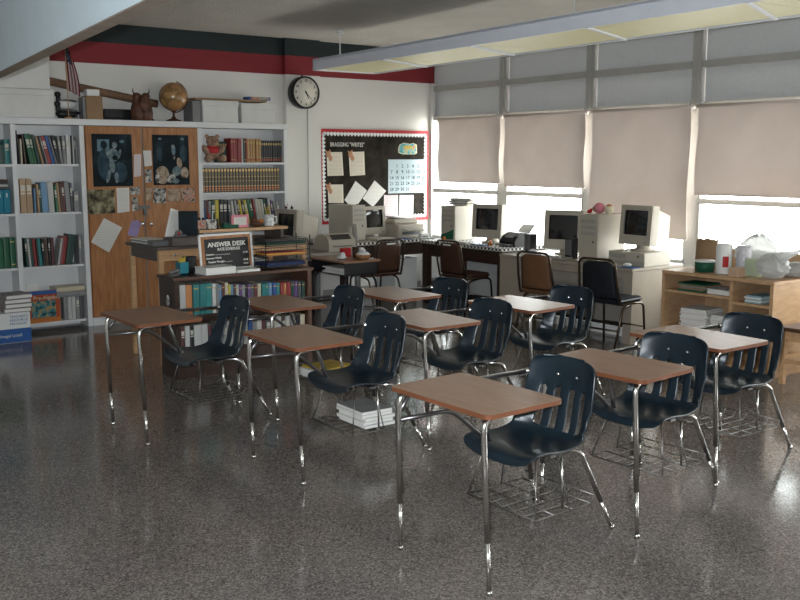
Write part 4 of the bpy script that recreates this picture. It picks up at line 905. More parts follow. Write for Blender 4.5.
# ================================================================== COMPUTER AREA, BACK CORNER
def table(name, label, x0, x1, y0, y1, h, m_, legw=.06, apron=.14, top=.03, cat='table', mtop=None):
    t = thing(name, label, cat, ((x0+x1)/2, (y0+y1)/2, 0)); w = (x1-x0)/2; d = (y1-y0)/2
    MB().span((-w, -d, h-top), (w, d, h), 0, .003).build('tabletop', mtop or m_, t)
    for sx in (-1, 1):
        for sy in (-1, 1): MB().box((sx*(w-legw/2-.01), sy*(d-legw/2-.01), (h-top)/2), (legw, legw, h-top), bev=.003).build('leg', m_, t)
    o = MB(); a = legw*.5
    o.span((-w+a, -d+.02, h-top-apron), (w-a, -d+.04, h-top)); o.span((-w+a, d-.04, h-top-apron), (w-a, d-.02, h-top)); o.span((-w+.02, -d+a, h-top-apron), (-w+.04, d-a, h-top)); o.span((w-.04, -d+a, h-top-apron), (w-.02, d-a, h-top)); o.build('apron', m_, t)
    return t
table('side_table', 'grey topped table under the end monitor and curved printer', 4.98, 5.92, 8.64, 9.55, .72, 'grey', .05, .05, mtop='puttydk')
table('computer_table', 'dark wooden computer table with checkered cover along the back wall', 5.97, 7.30, 9.10, 9.90, .755, 'dkwood', .075, .15)
table('computer_table', 'dark wooden computer table with checkered cover under the corner window', 7.02, 7.69, 7.56, 8.98, .755, 'dkwood', .075, .15)
def runner(x0, x1, y0, y1, label):
    t = thing('checkered_cloth', label, 'table cover', ((x0+x1)/2, (y0+y1)/2, .757)); w = (x1-x0)/2+.012; d = (y1-y0)/2+.012
    o = MB(); o.span((-w, -d, 0), (w, d, .003)); o.span((-w, -d, -.035), (w, -d+.002, .003)); o.span((-w, -d, -.035), (-w+.002, d, .003)); o.span((w-.002, -d, -.035), (w, d, .003)); o.build('cloth', 'check', t)
runner(5.97, 7.30, 9.10, 9.90, 'black and white checkered cover on the back wall table')
runner(7.02, 7.69, 7.56, 8.98, 'black and white checkered cover on the corner window table')
ZD = .762
def monitor(label, x, y, z, rz, s=1, screen='screen'):
    """front of the tube faces local -Y"""
    t = thing('crt_monitor', label, 'monitor', (x, y, z), rz)
    W_, H_, D_ = .40*s, .385*s, .10*s; zb = .06*s
    o = MB()
    fr = [(-W_/2, 0, zb), (W_/2, 0, zb), (W_/2, 0, zb+H_), (-W_/2, 0, zb+H_)]
    # hollow bezel: outer box with inset opening
    o.grid(lambda u, v: Vector(((u-.5)*W_, 0, zb+v*H_)), 8, 8, 0, lambda u, v: .12 < u < .88 and .2 < v < .9, False)
    def loop(inset, y): return [Vector((-W_/2+inset, y, zb+inset)), Vector((W_/2-inset, y, zb+inset)), Vector((W_/2-inset, y, zb+H_-inset)), Vector((-W_/2+inset, y, zb+H_-inset))]
    loops = [loop(0, 0), loop(-.002, .02*s), loop(0, D_), loop(.035*s, D_+.02*s), loop(.085*s, .36*s), loop(.10*s, .38*s)]
    vs = [[o.bm.verts.new(p) for p in l] for l in loops]
    for A, B_ in zip(vs, vs[1:]):
        for k in range(4): o.bm.faces.new((A[k], A[(k+1) % 4], B_[(k+1) % 4], B_[k]))
    o.bm.faces.new(vs[-1]); o.build('casing', 'beige', t).rotation_euler = (-.07, 0, 0)
    MB().grid(lambda u, v: Vector(((u-.5)*W_*.78, .012*s+.012*s*((2*u-1)**2+(2*v-1)**2)*.6, zb+H_*(.18+.74*v))), 10, 8).build('screen', screen, t).rotation_euler = (-.07, 0, 0)
    o = MB(); o.lathe([(.12*s, 0), (.12*s, .012), (.07*s, .02), (.07*s, zb)], (0, .14*s, 0), 20); o.build('swivel_base', 'beige', t)
    MB().ball((W_*.36, -.003, zb+.03*s), (.008, .004, .006), seg=8).build('power_button', 'greyp', t)
    return t
def tower(label, x, y, z, rz, w=.20, d=.44, h=.42, dark=False):
    """front faces local -Y"""
    t = thing('computer_tower', label, 'computer', (x, y, z), rz)
    MB().span((-w/2, -d/2+.02, 0), (w/2, d/2, h), 0, .004).build('case', 'beige', t)
    MB().span((-w/2-.003, -d/2-.005, .004), (w/2+.003, -d/2+.02, h+.003), 0, .006).build('front_bezel', 'beige', t)
    for k in range(3): MB().span((-w*.38, -d/2-.008, h*(.86-.13*k)-.018), (w*.38, -d/2-.005, h*(.86-.13*k)+.018)).build('drive_bay', 'beigedk', t)
    MB().lathe([(.012, 0), (.012, .006)], (w*.28, -d/2-.005, h*.42), 12, rot=RX).build('power_button', 'greyp', t); return t
# back wall table and side table
p = atZ(308, 251, .72)
mon1 = monitor('end monitor with small antler ornament on top, turned toward the room', 5.29, 9.25, .722, -1.45, 1.0)
t = thing('antler_ornament', 'tiny antlered ornament standing on the end monitor', 'ornament', (5.35, 9.30, .722+.447)); o = MB(); o.ball((0, 0, .012), (.02, .014, .012)); 
for s_ in (-1, 1): o.tube([(0, 0, .015), (s_*.014, 0, .04), (s_*.022, 0, .065)], [.005, .003, .002], 6); o.tube([(s_*.014, 0, .04), (s_*.03, 0, .048)], .002, 5)
o.build('body', 'carve', t)
o = MB(); o.ball((0, 0, .014), (.016, .014, .014)); o.ball((0, 0, .032), .009); tag(o.build('tiny_figurine', 'black', None, (5.36, 9.19, .722+.447)), 'tiny black figurine beside the antlered ornament', 'ornament')
t = thing('curved_printer', 'beige printer with curved lid and dark window', 'printer', (5.70, 8.85, .722), -.05)
o = MB(); pts = [(-.22, 0), (-.22, .08), (-.19, .13), (-.12, .17), (0, .185), (.12, .165), (.19, .12), (.22, .07), (.22, 0)]
o.prism([Vector((0.17, a, z)) for a, z in [(q[0]*.8, q[1]*1.0) for q in pts]], (-.34, 0, 0)); ob = o.build('casing', 'beige', t, (.0, 0, 0))
MB().prism([Vector((.12, -.158, .127)), Vector((.12, -.10, .176)), Vector((-.12, -.10, .176)), Vector((-.12, -.158, .127))], (0, -.004, .004)).build('lid_window', 'screen', t)
MB().span((-.12, -.185, .05), (.12, -.17, .062)).build('paper_slot', 'greyp', t)
tower('beige computer tower in front of the bulletin board', 6.28, 9.48, ZD, .12, .20, .44, .42)
for k in range(2):
    t = thing('speaker', '%s curved beige speaker against the bulletin board tower' % ['shorter', 'taller'][k], 'speaker', (6.11+.08*k, 9.17-.0*k, ZD), .1, 'beige speakers'); o = MB(); o.lathe([(.035, 0), (.04, .02), (.036, .14+.02*k), (.02, .19+.02*k)], sx=.9, sy=1.1, seg=16); o.build('cabinet', 'beigedk', t)
monitor('monitor straight below the diamond hung pages', 6.66, 9.42, ZD, .10, .88)
t = thing('box_printer', 'boxy beige laser printer on the back wall table', 'printer', (7.10, 9.48, ZD), 0)
o = MB(); o.span((-.20, -.20, 0), (.20, .24, .16), 0, .01); o.span((-.19, -.10, .16), (.19, .23, .225), 0, .02); o.build('casing', 'beige', t); MB().box((0, -.25, .10), (.26, .12, .012), bev=.003, rot=Matrix.Rotation(.1, 4, 'X')).build('paper_tray', 'beigedk', t); MB().span((-.14, -.203, .04), (.14, -.20, .075)).build('output_slot', 'greyp', t); MB().box((-.06, .06, .235), (.2, .2, .02), rot=Matrix.Rotation(.15, 4, 'Y')).build('top_flap', 'beigedk', t)
t = thing('box_printer', 'small white unit at the end of the back wall table', 'printer', (7.22, 9.20, ZD), 0); t.location = (7.20, 9.165, ZD); MB().span((-.06, -.035, 0), (.06, .035, .06), 0, .004).build('casing', 'white', t); MB().span((-.05, -.037, .012), (.05, -.035, .025)).build('front_slot', 'greyp', t); t.name = 'card_reader'
tag(MB().span((-.14, -.10, 0), (.14, .10, .03), 0, .008).build('keyboard', 'beige', None, (6.60, 9.22, ZD), .05), 'beige keyboard before the bulletin board monitor', 'keyboard')
tag(MB().span((-.11, -.09, 0), (.11, .09, .005), 0, .002).build('mouse_pad', 'blue', None, (6.87, 9.19, ZD), .05), 'blue mouse pad on the back wall table', 'mouse pad')
# panel and dark box under table by the corner
t = thing('computer_tower', 'white computer tower standing on the floor under the back table', 'computer', (6.98, 9.42, 0), 0); MB().span((-.17, -.20, 0), (.17, .2, .52), 0, .005).build('case', 'white', t); MB().span((-.15, -.205, .03), (.15, -.2, .5), 0, .003).build('front_bezel', 'white', t)
tag(MB().span((-.13, -.16, 0), (.13, .16, .22), 0, .006).build('black_carton', 'black', None, (7.50, 9.25, 0)).name and bpy.data.objects['black_carton'], 'low black box on the floor in the corner beside table', 'box')
# D2 things: front faces -X  => rz = -90deg (local -Y -> -X)
RZ = -PI/2
tower('white and green computer tower with papers on top in the corner', 7.38, 8.72, ZD, RZ+.25, .20, .42, .41)
o = MB(); o.prism([Vector((.085, -.003, .02)), Vector((-.09, -.003, .02)), Vector((-.09, -.003, .07)), Vector((.0, -.003, .10)), Vector((.085, -.003, .14))], (0, -.002, 0)); o.build('green_label', 'green', [q for q in bpy.data.objects if q.get('label', '').startswith('white and green computer tower')][0], (0, -.215, 0))
for k in range(3): paperpile('paper_pile', ['bottom', 'middle', 'top'][k] + ' bundle of papers on the white and green tower', 'papers', (7.42+.01*k, 8.70+.015*k, ZD+.415+.027*k), .28, .20, 3, .0085, ['paper', 'cream', 'grey'], RZ+.2+.15*k, .02, 'paper bundles on the tower', k)
monitor('monitor on the corner window table with dark brown reflection', 7.32, 8.16, ZD, RZ+.25, 1.0)
t = thing('toy_animal', 'small orange and white toy beside the corner monitor', 'toy', (7.12, 7.86, ZD)); o = MB(); o.ball((0, 0, .025), (.035, .025, .025)); o.ball((-.02, -.01, .055), .022); o.build('body', 'orange', t); MB().ball((-.035, -.015, .05), .012).build('muzzle', 'white', t)
o = MB(); o.ball((0, 0, .03), (.022, .022, .03)); tag(o.build('orange_cup', 'orange', None, (7.08, 8.62, ZD)), 'small orange ornament before the white and green tower', 'ornament')
tag(MB().span((-.085, -.21, 0), (.085, .21, .026), 0, .008).build('keyboard', 'white', None, (7.12, 8.43-.10, ZD+.0), .0).name and bpy.data.objects['keyboard.001'], 'white keyboard on the corner window table', 'keyboard') if False else None
tag(MB().span((-.075, -.19, 0), (.075, .19, .024), 0, .008).build('keyboard', 'white', None, (7.115, 8.62-.21+.26, ZD), 0) if False else MB().span((-.04, -.12, 0), (.04, .12, .02), 0, .006).build('keyboard', 'white', None, (7.08, 8.30, ZD)), 'white keyboard in front of the corner window monitor', 'keyboard')
tag(MB().span((-.07, -.10, 0), (.07, .10, .005), 0, .002).build('mouse_pad', 'blue', None, (7.12, 8.02, ZD)), 'blue mouse pad on the corner window table', 'mouse pad')

# ================================================================== PUTTY DESK ALONG THE WINDOWS
pd = thing('computer_desk', 'long putty laminate computer desk under the windows', 'desk', (6.94, 5.70, 0))
LYd = 1.80; Dp = .74; Hd = .715
MB().span((-.015, -.01, Hd-.03), (Dp, LYd, Hd), 0, .004).build('desktop', 'putty', pd)
for nm, y in (('end_panel', 0), ('end_panel', LYd-.03)): MB().span((0, y, 0), (Dp-.02, y+.03, Hd-.03)).build(nm, 'putty', pd)
MB().span((0, .03, Hd-.10), (.02, LYd-.03, Hd-.03)).build('front_rail', 'putty', pd)
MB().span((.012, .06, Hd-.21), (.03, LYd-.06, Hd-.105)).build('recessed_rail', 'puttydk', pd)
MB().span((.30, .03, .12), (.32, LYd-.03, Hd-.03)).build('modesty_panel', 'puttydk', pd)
MB().span((0, .03, .0), (.03, .10, Hd-.10)).build('front_stile', 'putty', pd)
MB().span((.0, LYd-.28, .0), (.3, LYd-.03, Hd-.10)).build('pedestal', 'putty', pd)
MB().span((.28, .03, 0), (.34, LYd-.03, .08)).build('foot_rail', 'white', pd)
ZP = Hd+.001
# black inkjet printer
p = atZ(523, 248, ZP)
t = thing('inkjet_printer', 'black and grey inkjet printer with rounded lid by the window', 'printer', (7.38, 7.73, ZD), RZ)
def prof_y(L): return [Vector((.13, a, z)) for a, z in L]
o = MB(); pts = [(-.12, 0), (-.13, .05), (-.08, .11), (.0, .145), (.08, .15), (.13, .12), (.14, 0)]
o.prism([Vector((.125, a, z)) for a, z in pts], (-.25, 0, 0)); o.build('casing', 'black', t)
MB().prism([Vector((.06, -.10, .09)), Vector((.06, -.02, .138)), Vector((-.06, -.02, .138)), Vector((-.06, -.10, .09))], (0, -.004, .006)).build('lid', 'grey', t)
MB().box((0, -.17, .02), (.2, .10, .012), bev=.003).build('output_tray', 'greyp', t)
o = MB(); o.grid(lambda u, v: Vector(((u-.5)*.21, .12+.10*v, .13+.10*v**.8)), 6, 6); o.build('paper_sheet', 'paper', t)
paperpile('paper_pile', 'white papers lying between the black printer and second monitor', 'papers', (7.08, 7.30, ZP), .1, .12, 3, .006, ['paper'], .2)
monitor('large light framed monitor in the middle of the putty desk', 7.34, 6.98, ZP, RZ+.40, 1.06)
for k, (x, y) in enumerate(((7.22, 7.33), (7.16, 6.68))):
    t = thing('speaker', ['black speaker standing between printer and putty desk monitor', 'black speaker standing against the wide beige tower'][k], 'speaker', (x, y, ZP), RZ); o = MB(); o.span((-.045, -.05, 0), (.045, .06, .21), 0, .01); o.build('cabinet', 'black', t); MB().span((-.037, -.053, .04), (.037, -.05, .195), 0, .001).build('grille', 'greyp', t)
tower('wide beige tower with pink toys on top on the putty desk', 7.35, 6.44, ZP, RZ+.10, .22, .46, .46)
p = (7.18, 6.95, ZP)
tag(MB().span((-.07, -.2, 0), (.07, .2, .022), 0, .006).build('keyboard', 'beigedk', None, (7.03, 6.80, ZP), .05), 'beige keyboard on the putty desk before the middle monitor', 'keyboard')
t = thing('tissue_roll', 'white crumpled cloth on the putty desk by the monitor', 'cloth', (7.05, 7.12, ZP)); o = MB(); o.ball((0, 0, .035), (.05, .055, .035)); o.ball((.0, -.07, .02), (.04, .06, .02)); o.build('cloth', 'linen', t); t.name = 'crumpled_cloth'
# toys on the tower
ZTw = ZP+.466
def toy(c, label, parts_):
    t = thing('toy_ball', label, 'toy', c)
    for nm, cc, r, m_ in parts_: MB().ball(cc, r).build(nm, m_, t)
toy((7.27, 6.42, ZTw), 'round pink toy on the wide beige tower', [('body', (0, 0, .055), .055, 'pink'), ('face', (-.035, .02, .05), .03, 'furlt')])
toy((7.31, 6.33, ZTw), 'golden toy beside the pink one on the tower', [('body', (0, 0, .045), (.045, .045, .045), 'cream'), ('cap', (0, 0, .075), (.032, .032, .02), 'orange')])
toy((7.22, 6.50, ZTw), 'tiny red toy beside the pink one on the tower', [('body', (0, 0, .02), (.02, .03, .02), 'red'), ('head', (0, -.018, .038), .014, 'red')])
# desktop case with monitor on it
p = atZ(640, 269, ZP)
t = thing('desktop_computer', 'flat beige desktop computer case under the window end monitor', 'computer', (7.30, 5.93, ZP), RZ+.05)
MB().span((-.21, -.20, 0), (.21, .22, .13), 0, .006).build('case', 'beige', t); MB().span((-.19, -.206, .07), (.0, -.20, .115), 0, .002).build('drive_bay', 'beigedk', t); MB().span((-.212, -.204, .008), (.212, -.2, .05), 0, .002).build('front_bezel', 'beigedk', t); MB().lathe([(.012, 0), (.012, .008)], (.14, -.2, .095), 10, rot=RX).build('power_button', 'greyp', t)
monitor('boxy monitor standing on the flat desktop computer case', 7.24, 5.95, ZP+.131, RZ-.05, .98)
tag(MB().span((-.06, -.16, 0), (.06, .16, .022), 0, .006).build('keyboard', 'beige', None, (7.01, 6.02, ZP+.0), .03), 'beige keyboard before the flat desktop computer', 'keyboard')
tag(MB().span((-.05, -.10, 0), (.05, .10, .006), 0, .002).build('mouse_pad', 'blue', None, (7.00, 5.80, ZP)), 'blue mouse pad at the end of the putty desk', 'mouse pad')
tag(MB().ball((0, 0, .018), (.03, .045, .018)).build('computer_mouse', 'white', None, (6.995, 5.81, ZP+.007)), 'white mouse on the blue pad at the end of the putty desk', 'mouse')

# ================================================================== STACKING CHAIRS
def stack_chair(label, x, y, rz, vinyl, h=.84, grip=True):
    """sitter faces local +Y; backrest at -Y"""
    t = thing('stacking_chair', label, 'chair', (x, y, 0), rz, 'vinyl stacking chairs')
    fr_ = MB()
    bw = .20
    for s_ in (-1, 1): pass
    bkf = [(-.21, -.17, .44), (-.205, -.215, .60), (-.19, -.245, h-.03), (-.15, -.25, h), (.15, -.25, h), (.19, -.245, h-.03), (.205, -.215, .60), (.21, -.17, .44)]
    MB().tube(fil(bkf, .04), .011, 8).build('back_frame', 'frame', t)
    for s_ in (-1, 1):
        MB().tube(fil([(s_*.21, -.17, .44), (s_*.205, .16, .425), (s_*.215, .20, .40), (s_*.225, .235, .003)], .04), .011, 8).build('leg', 'frame', t)
        MB().tube(fil([(s_*.205, .05, .43), (s_*.205, -.12, .40), (s_*.215, -.26, .003)], .04), .011, 8).build('leg', 'frame', t)
    MB().tube([(-.215, .21, .20), (.215, .21, .20)], .008, 8).build('stretcher', 'frame', t); MB().tube([(-.21, -.185, .2), (.21, -.185, .2)], .008, 8).build('stretcher', 'frame', t)
    o = MB()
    def seat(u, v):
        return None
    o.box((0, .02, .455), (.41, .40, .05), bev=.022, seg=3); o.build('seat', vinyl, t)
    def bp(side):
        def f(u, v):
            s_ = 2*u-1; z = .475+(h-.02-.475)*v; w = .188-.022*v
            if v > .85: w *= 1-.35*((v-.85)/.15)**2
            yy = -.192-.053*v+.015*s_*s_ + side*(.014*(1-abs(s_)**4)*(1-abs(2*v-1)**6))
            return Vector((s_*w, yy, z))
        return f
    o = MB(); o.grid(bp(1), 12, 14); o.grid(bp(-1), 12, 14); bmesh.ops.remove_doubles(o.bm, verts=o.bm.verts[:], dist=.0008)
    bpo = o.build('backrest', vinyl, t)
    if grip:
        MB().span((-.06, -.266, h-.05), (.06, -.262, h-.035)).build('grip_slot', 'white', bpo)
stack_chair('brown vinyl chair pulled up to the back wall table', 6.15, 8.68, .04, 'brownv')
stack_chair('dark brown vinyl chair facing the corner window table', 6.82, 7.95, RZ+.05, 'brownv')
stack_chair('tan brown vinyl chair at the putty desk', 6.66, 6.50, RZ+.12, 'tanv', .84, False)
stack_chair('charcoal vinyl chair at the putty desk', 6.70, 5.74, RZ+.12, 'blackv', .84, False)

# ================================================================== BLACK OPEN FRONT DESK
od = thing('open_front_desk', 'black open front school desk with cluttered wood top', 'school desk', (5.32, 8.08, 0))
MB().span((-.22, -.33, .70), (.22, .33, .72), 0, .004).build('desktop', 'lam', od)
o = MB(); o.span((-.20, -.31, .575), (.20, .31, .583)); o.span((.19, -.31, .58), (.20, .31, .70)); o.span((-.20, -.31, .58), (.20, -.30, .70)); o.span((-.20, .30, .58), (.20, .31, .70)); o.build('book_box', 'black', od)
for sx in (-1, 1):
    for sy in (-1, 1): MB().tube(fil([(sx*.15, sy*.27, .575), (sx*.19, sy*.29, .50), (sx*.21, sy*.30, .003)], .05), .0125, 8).build('leg', 'black', od)
o = MB(); o.tube([(-.2, -.295, .25), (.2, -.295, .25)], .009, 8); o.build('stretcher', 'black', od); MB().tube([(-.2, .295, .25), (.2, .295, .25)], .009, 8).build('stretcher', 'black', od)
paperpile('paper_pile', 'papers stuffed inside the open front desk', 'papers', (5.24, 7.99, .586), .22, .36, 5, .012, ['paper', 'linen'], .05, .02)
t = thing('tissue', 'crumpled white tissue heap on the open front desk', 'tissue', (5.22, 7.98, .721)); o = MB(); o.ball((0, 0, .02), (.05, .06, .02)); o.ball((.0, -.02, .045), (.03, .03, .03), rot=Matrix.Rotation(.5, 3, 'X')); o.build('paper', 'linen', t); t.name = 'crumpled_tissue'
tag(MB().span((-.05, -.035, 0), (.05, .035, .09), 0, .004).build('red_carton', 'red', None, (5.40, 8.18, .721)), 'small red carton on the open front desk', 'box')
t = thing('drinking_cup', 'dark cup beside the red carton', 'cup', (5.43, 8.04, .721)); o = MB(); o.lathe([(.028, 0), (.034, .10), (.030, .10), (.025, .01), (.001, .01)], seg=18); o.build('cup_body', 'brownv', t); MB().lathe([(.035, .1), (.035, .108)], seg=18).build('lid', 'black', t)
t = thing('wicker_bowl', 'wicker bowl with white cloth on the open front desk', 'basket', (5.40, 7.86, .721)); o = MB(); o.lathe([(.05, 0), (.085, .05), (.08, .05), (.045, .008), (.001, .008)], seg=24); o.build('bowl', 'basketw', t); MB().ball((0, 0, .05), (.07, .065, .03)).ball((.02, .02, .075), (.025, .02, .03)).build('cloth', 'linen', t)
t = thing('small_camera', 'small black gadget behind the wicker bowl', 'gadget', (5.49, 7.96, .721)); MB().span((-.02, -.03, 0), (.02, .03, .085), 0, .004).build('body', 'black', t); MB().span((-.022, .035, 0), (.02, .075, .10), 0, .003).build('white_side', 'white', t); t.name = 'desk_gadget'

# ================================================================== BIRCH SHELF UNIT
bs = thing('shelf_unit', 'low birch shelf unit piled with bags and cartons', 'shelf unit', (6.70, 4.12, 0))
LB = 1.06; DB = .62; HB = .775
MB().span((-.01, -.01, HB-.03), (DB, LB, HB), 0, .004).build('top_panel', 'birch', bs)
for nm, y in (('side_panel', 0), ('side_panel', LB-.03), ('divider', .36)): MB().span((0, y, 0), (DB-.01, y+.03, HB-.03)).build(nm, 'birch', bs)
MB().span((DB-.03, .03, .05), (DB-.015, LB-.03, HB-.03)).build('back_panel', 'birch', bs)
for z in (.61, .30, .06):
    a = .03
    MB().span((.005, .39, z-.022), (DB-.03, LB-.03, z)).build('shelf', 'birch', bs); MB().span((.005, .03, z-.022-(.03 if z > .6 else 0)), (DB-.03, .36, z-(.03 if z > .6 else 0))).build('shelf', 'birch', bs)
MB().span((DB-.02, .0, HB), (DB, LB, HB+.17)).build('back_rail', 'birch', bs)
def pile_on(px, py, z, w, d, n, th, cols, label, rz=0, seed=0, dx=.14):
    p = atX(px, py, 6.74); return paperpile('paper_stack', label, 'papers', (6.72+dx+w*.0, p.y, z+.001), w, d, n, th, cols, rz, .01, 'paper stacks in the shelf unit', seed)
pile_on(691, 285, .61, .24, .26, 5, .014, ['green', 'card', 'grey', 'card'], 'brown and green folders on the upper birch shelf', .05, 1)
pile_on(718, 290, .61, .24, .22, 4, .010, ['paper'], 'thin white stack on the upper birch shelf beside the divider', -.05, 2)
pile_on(753, 293, .58, .24, .15, 5, .012, [mat('pale_aqua', (.28, .42, .46), .6), 'paper'], 'pale aqua pads in the small birch compartment', 0, 3)
pile_on(692, 310, .30, .28, .25, 10, .016, ['paper', 'sheetpink', 'paper'], 'tall stack of white handouts on the middle birch shelf', .1, 4, .16)
pile_on(718.5, 315, .30, .28, .16, 9, .015, ['paper'], 'second white handout stack on the middle birch shelf, beside the divider', -.06, 5, .16)
ZS = HB+.001
def onS(px, py, z=ZS): return atZ(px, py, z)
# things on the unit
p = onS(704.5, 272); t = thing('storage_tin', 'dark green tub with white rim on the shelf unit', 'tub', (6.86, 4.87, ZS)); o = MB(); o.lathe([(.075, 0), (.085, .09), (.001, .09)], seg=24); o.build('tub_body', 'green', t); MB().lathe([(.088, .085), (.088, .098), (.001, .10)], seg=24).build('rim', 'white', t); t.name = 'plastic_tub'
o = MB(); o.grid(lambda u, v: Vector(((math.cos(u*2*PI)*.06)*(1-.15*v), (math.sin(u*2*PI)*.115)*(1-.1*v), .25*v+.012*math.sin(u*PI*10)*v)), 24, 8); o.poly([(.05, .07, .002), (-.05, .07, .002), (-.05, -.07, .002), (.05, -.07, .002)]); tag(o.build('paper_bag', 'card', None, (7.08, 5.01, ZS)), 'brown paper bag standing behind the green tub', 'bag')
t = thing('paper_towel_roll', 'wrapped white roll with red label on the shelf unit', 'roll', (6.86, 4.685, ZS)); o = MB(); o.lathe([(.058, 0), (.065, .01), (.066, .235), (.055, .25), (.001, .25)], seg=24); o.build('roll_body', 'white', t); o = MB(); o.grid(lambda u, v: Vector((.068*math.cos(math.radians(205+42*u)), .068*math.sin(math.radians(205+42*u)), .06+.09*v)), 8, 3); o.build('label', 'red', t)
t = thing('paper_towel_roll', 'clear wrapped pale roll behind the small tan carton', 'roll', (6.95, 4.56, ZS)); o = MB(); o.lathe([(.055, 0), (.062, .01), (.063, .225), (.05, .24), (.001, .24)], seg=24); o.build('roll_body', mat('frosted_wrap', (.52, .50, .53), .25, var=.2, vs=30), t)
tag(MB().span((-.06, -.06, 0), (.06, .06, .14), 0, .004).build('carton', mat('pale_green_card', (.42, .48, .34), .7), None, (6.935, 4.442, ZS)), 'pale green carton among the carrier bags', 'box')
tag(MB().span((-.05, -.045, 0), (.05, .045, .075), 0, .003).build('carton', mat('peach_card', (.50, .34, .23), .7), None, (6.77, 4.50, ZS)), 'small tan carton at the front of the shelf unit top', 'box')
def bag(label, c, r, seed, tail=None, contents=None):
    rd = random.Random(seed); t = thing('carrier_bag', label, 'bag', c, 0, 'white carrier bags')
    o = MB(); o.ball((0, 0, r[2]*.98), r, seg=36)
    ph = [rd.uniform(0, 6) for _ in range(8)]
    for v in o.bm.verts:
        a = math.atan2(v.co.y, v.co.x); hgt = v.co.z/r[2]
        k = 1+.10*math.sin(7*a+ph[0]+2*hgt)+.07*math.sin(13*a+ph[1]-3*hgt)+.06*math.sin(5*hgt*3+ph[2]+4*a)
        v.co.x *= k; v.co.y *= k; v.co.z *= 1+.06*math.sin(4*a+ph[3]); v.co.z = max(v.co.z, .001)
    o.build('bag_film', 'bag', t)
    if tail:
        q = MB(); n = len(tail); q.tube([Vector(p_) for p_ in tail], [.055, .04, .022, .012, .016][:n], 12)
        for v in q.bm.verts: v.co += Vector((0, .006*math.sin(v.co.z*90), .005*math.sin(v.co.y*80)))
        q.build('twisted_handle', 'bag', t)
    if contents:
        for nm, cc, rr_, m_ in contents: MB().ball(cc, rr_).build(nm, m_, t)
bag('large puffy white carrier bag at the back of the shelf unit', (7.14, 4.55, ZS), (.10, .20, .16), 3)
bag('white carrier bag with twisted handles pulled up to a point', (6.865, 4.238, ZS), (.11, .12, .10), 5, [(0, -.03, .14), (0, -.10, .19), (0, -.19, .23), (0, -.34, .30)])
bag('flat white carrier bag with red print at the end of the unit', (7.13, 4.20, ZS), (.10, .12, .06), 8, [(0, -.03, .07), (.0, -.12, .10), (.0, -.2, .11)], [('red_print', (-.09, .04, .07), (.02, .04, .04), 'red')])

# wooden stool / side table beyond the shelf unit
st = thing('wooden_stool', 'small wooden stool beside the birch shelf unit', 'stool', (6.86, 3.80, 0))
MB().span((-.24, -.30, .42), (.24, .22, .45), 0, .006).build('seat', 'dkedge', st)
for sx in (-1, 1):
    for y in (-.26, .16): MB().box((sx*.20, y+.02, .21), (.04, .04, .42), bev=.003).build('leg', 'oak', st)
o = MB(); o.span((-.21, .17, .20), (.21, .19, .235)); o.span((-.21, -.25, .2), (.21, -.23, .235)); o.span((-.21, -.25, .17), (-.19, .19, .205)); o.span((-.20, -.24, .34), (-.18, .19, .42)); o.build('stretcher', 'oak', st)

# ================================================================== TEDDY BEAR
tx = atY(210, 160, 9.75).x
tb_ = thing('teddy_bear', 'brown teddy bear in red vest sitting on the encyclopedia bookcase', 'toy', (4.69, 9.765, 1.684))
tb_.scale = (1.3, 1.2, 1.15)
o = MB()
o.ball((0, 0, .10), (.065, .05, .085)); o.ball((0, -.02, .20), (.058, .05, .052)); o.ball((.0, -.065, .19), (.028, .02, .022))
for s_ in (-1, 1):
    o.ball((s_*.048, -.01, .248), (.02, .012, .02)); o.ball((s_*.075, -.03, .12), (.026, .035, .05), rot=Matrix.Rotation(s_*.5, 3, 'Y')); o.ball((s_*.06, -.055, .035), (.034, .045, .032))
    o.ball((s_*.068, -.085, .038), (.03, .016, .036))
b_ = o.build('body', 'fur', tb_); md = b_.modifiers.new('fuse', 'REMESH'); md.mode = 'VOXEL'; md.voxel_size = .006; md.use_smooth_shade = True
for s_ in (-1, 1): MB().ball((s_*.068, -.10, .038), (.022, .006, .026)).build('foot_pad', 'furlt', tb_); MB().ball((s_*.02, -.068, .213), .006, seg=8).build('eye', 'black', tb_)
MB().ball((0, -.085, .195), (.009, .006, .007), seg=8).build('nose', 'black', tb_)
MB().ball((0, -.003, .115), (.069, .054, .055)).build('vest', 'red', tb_)

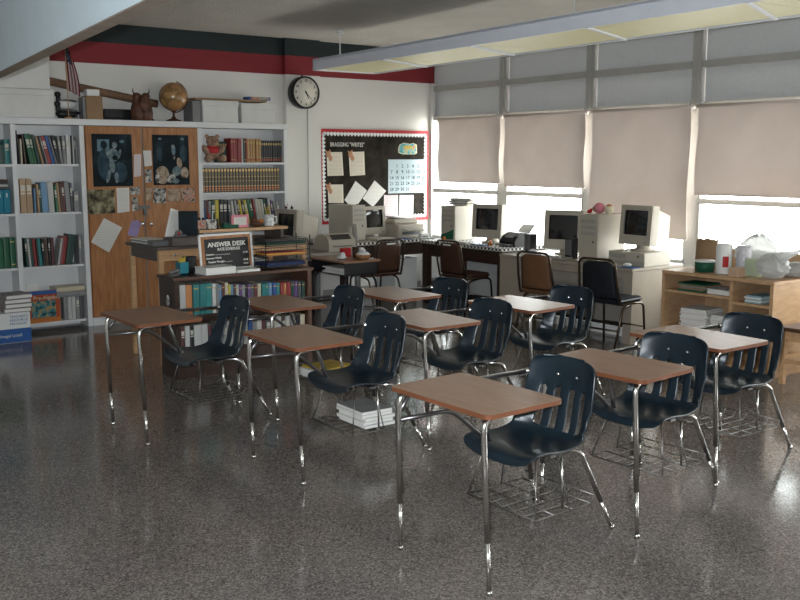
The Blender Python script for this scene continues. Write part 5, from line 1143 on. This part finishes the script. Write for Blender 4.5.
# ================================================================== MAGAZINES IN THE BASKETS
bxm, bym = POS['B']
for k in range(5):
    o = MB(); o.span((-.105, -.14, 0), (.105, .14, .017), 0, .001); o.span((-.1055, -.1405, .0165), (.1055, .1405, .0185), 1)
    tag(o.build('magazine', ['paper', ['silverpaint', 'paper', 'sheet', 'silverpaint', 'grey'][k]], None, (bxm+.45+random.uniform(-.012, .012), bym+.04+random.uniform(-.008, .008), .174+k*.021), random.uniform(-.05, .05)), 'white magazine in the desk basket, %s from the bottom' % ORD[k], 'magazine', 'magazines in the desk basket')
hx_, hy_ = POS['H']
for k in range(3):
    tag(MB().span((-.10, -.13, 0), (.10, .13, .018), 0, .001).build('notebook', 'paper', None, (hx_+.36, hy_+.05, .174+k*.0195), .05*k), 'white notebook under the yellow folder, %s from the bottom' % ORD[k], 'notebook', 'notebooks under the yellow folder')
tag(MB().span((-.15, -.12, 0), (.13, .12, .012), 0, .001).build('file_folder', mat('mustard_folder', (.42, .28, .03), .6), None, (hx_+.44, hy_+.06, .2335), .15), 'yellow folder on notebooks in the far desk basket', 'folder')

# ================================================================== LIGHT
wd = bpy.data.worlds.new('daylight'); S.world = wd; wd.use_nodes = True
nt = wd.node_tree; bg = nt.nodes['Background']
tc = nt.nodes.new('ShaderNodeTexCoord'); sp = nt.nodes.new('ShaderNodeSeparateXYZ'); nt.links.new(tc.outputs['Generated'], sp.inputs[0])
mr = nt.nodes.new('ShaderNodeMapRange'); mr.inputs[1].default_value = -1; mr.inputs[2].default_value = 1; nt.links.new(sp.outputs['Z'], mr.inputs[0])
nt.links.new(_ramp(nt, [(0, (.50, .45, .39)), (.47, (.80, .76, .70)), (.52, (1, .97, .92)), (1, (.86, .90, .96))], mr.outputs[0]), bg.inputs[0]); bg.inputs[1].default_value = 17.0
def area(name, loc, rot, sx, sy, e, col=(1, 1, 1), portal=False):
    l = bpy.data.lights.new(name, 'AREA'); l.shape = 'RECTANGLE'; l.size = sx; l.size_y = sy; l.energy = e; l.color = col
    o = bpy.data.objects.new(name, l); COL.objects.link(o); o.location = loc; o.rotation_euler = rot
    if portal: l.cycles.is_portal = True
    return o
area('window_portal', (8.13, 4.2, 1.48), (0, PI/2, 0), 1.6, 11.5, 1, portal=True)
# camera flash, just above the lens
fl_ = bpy.data.lights.new('camera_flash', 'AREA'); fl_.shape = 'RECTANGLE'; fl_.size = .06; fl_.size_y = .03; fl_.energy = 230; fl_.color = (.86, .94, 1)
o = bpy.data.objects.new('camera_flash', fl_); COL.objects.link(o); o.location = Vector((0, 0, EYE+.06)) + _fw*.03 - _rt*.04; o.rotation_euler = cam.rotation_euler
S.view_settings.view_transform = 'Standard'; S.view_settings.look = 'None'; S.view_settings.exposure = 0; S.view_settings.gamma = 1
S.cycles.max_bounces = 8; S.cycles.diffuse_bounces = 5; S.cycles.glossy_bounces = 4; S.cycles.transparent_max_bounces = 8
S.cycles.sample_clamp_indirect = 6; S.cycles.use_denoising = True
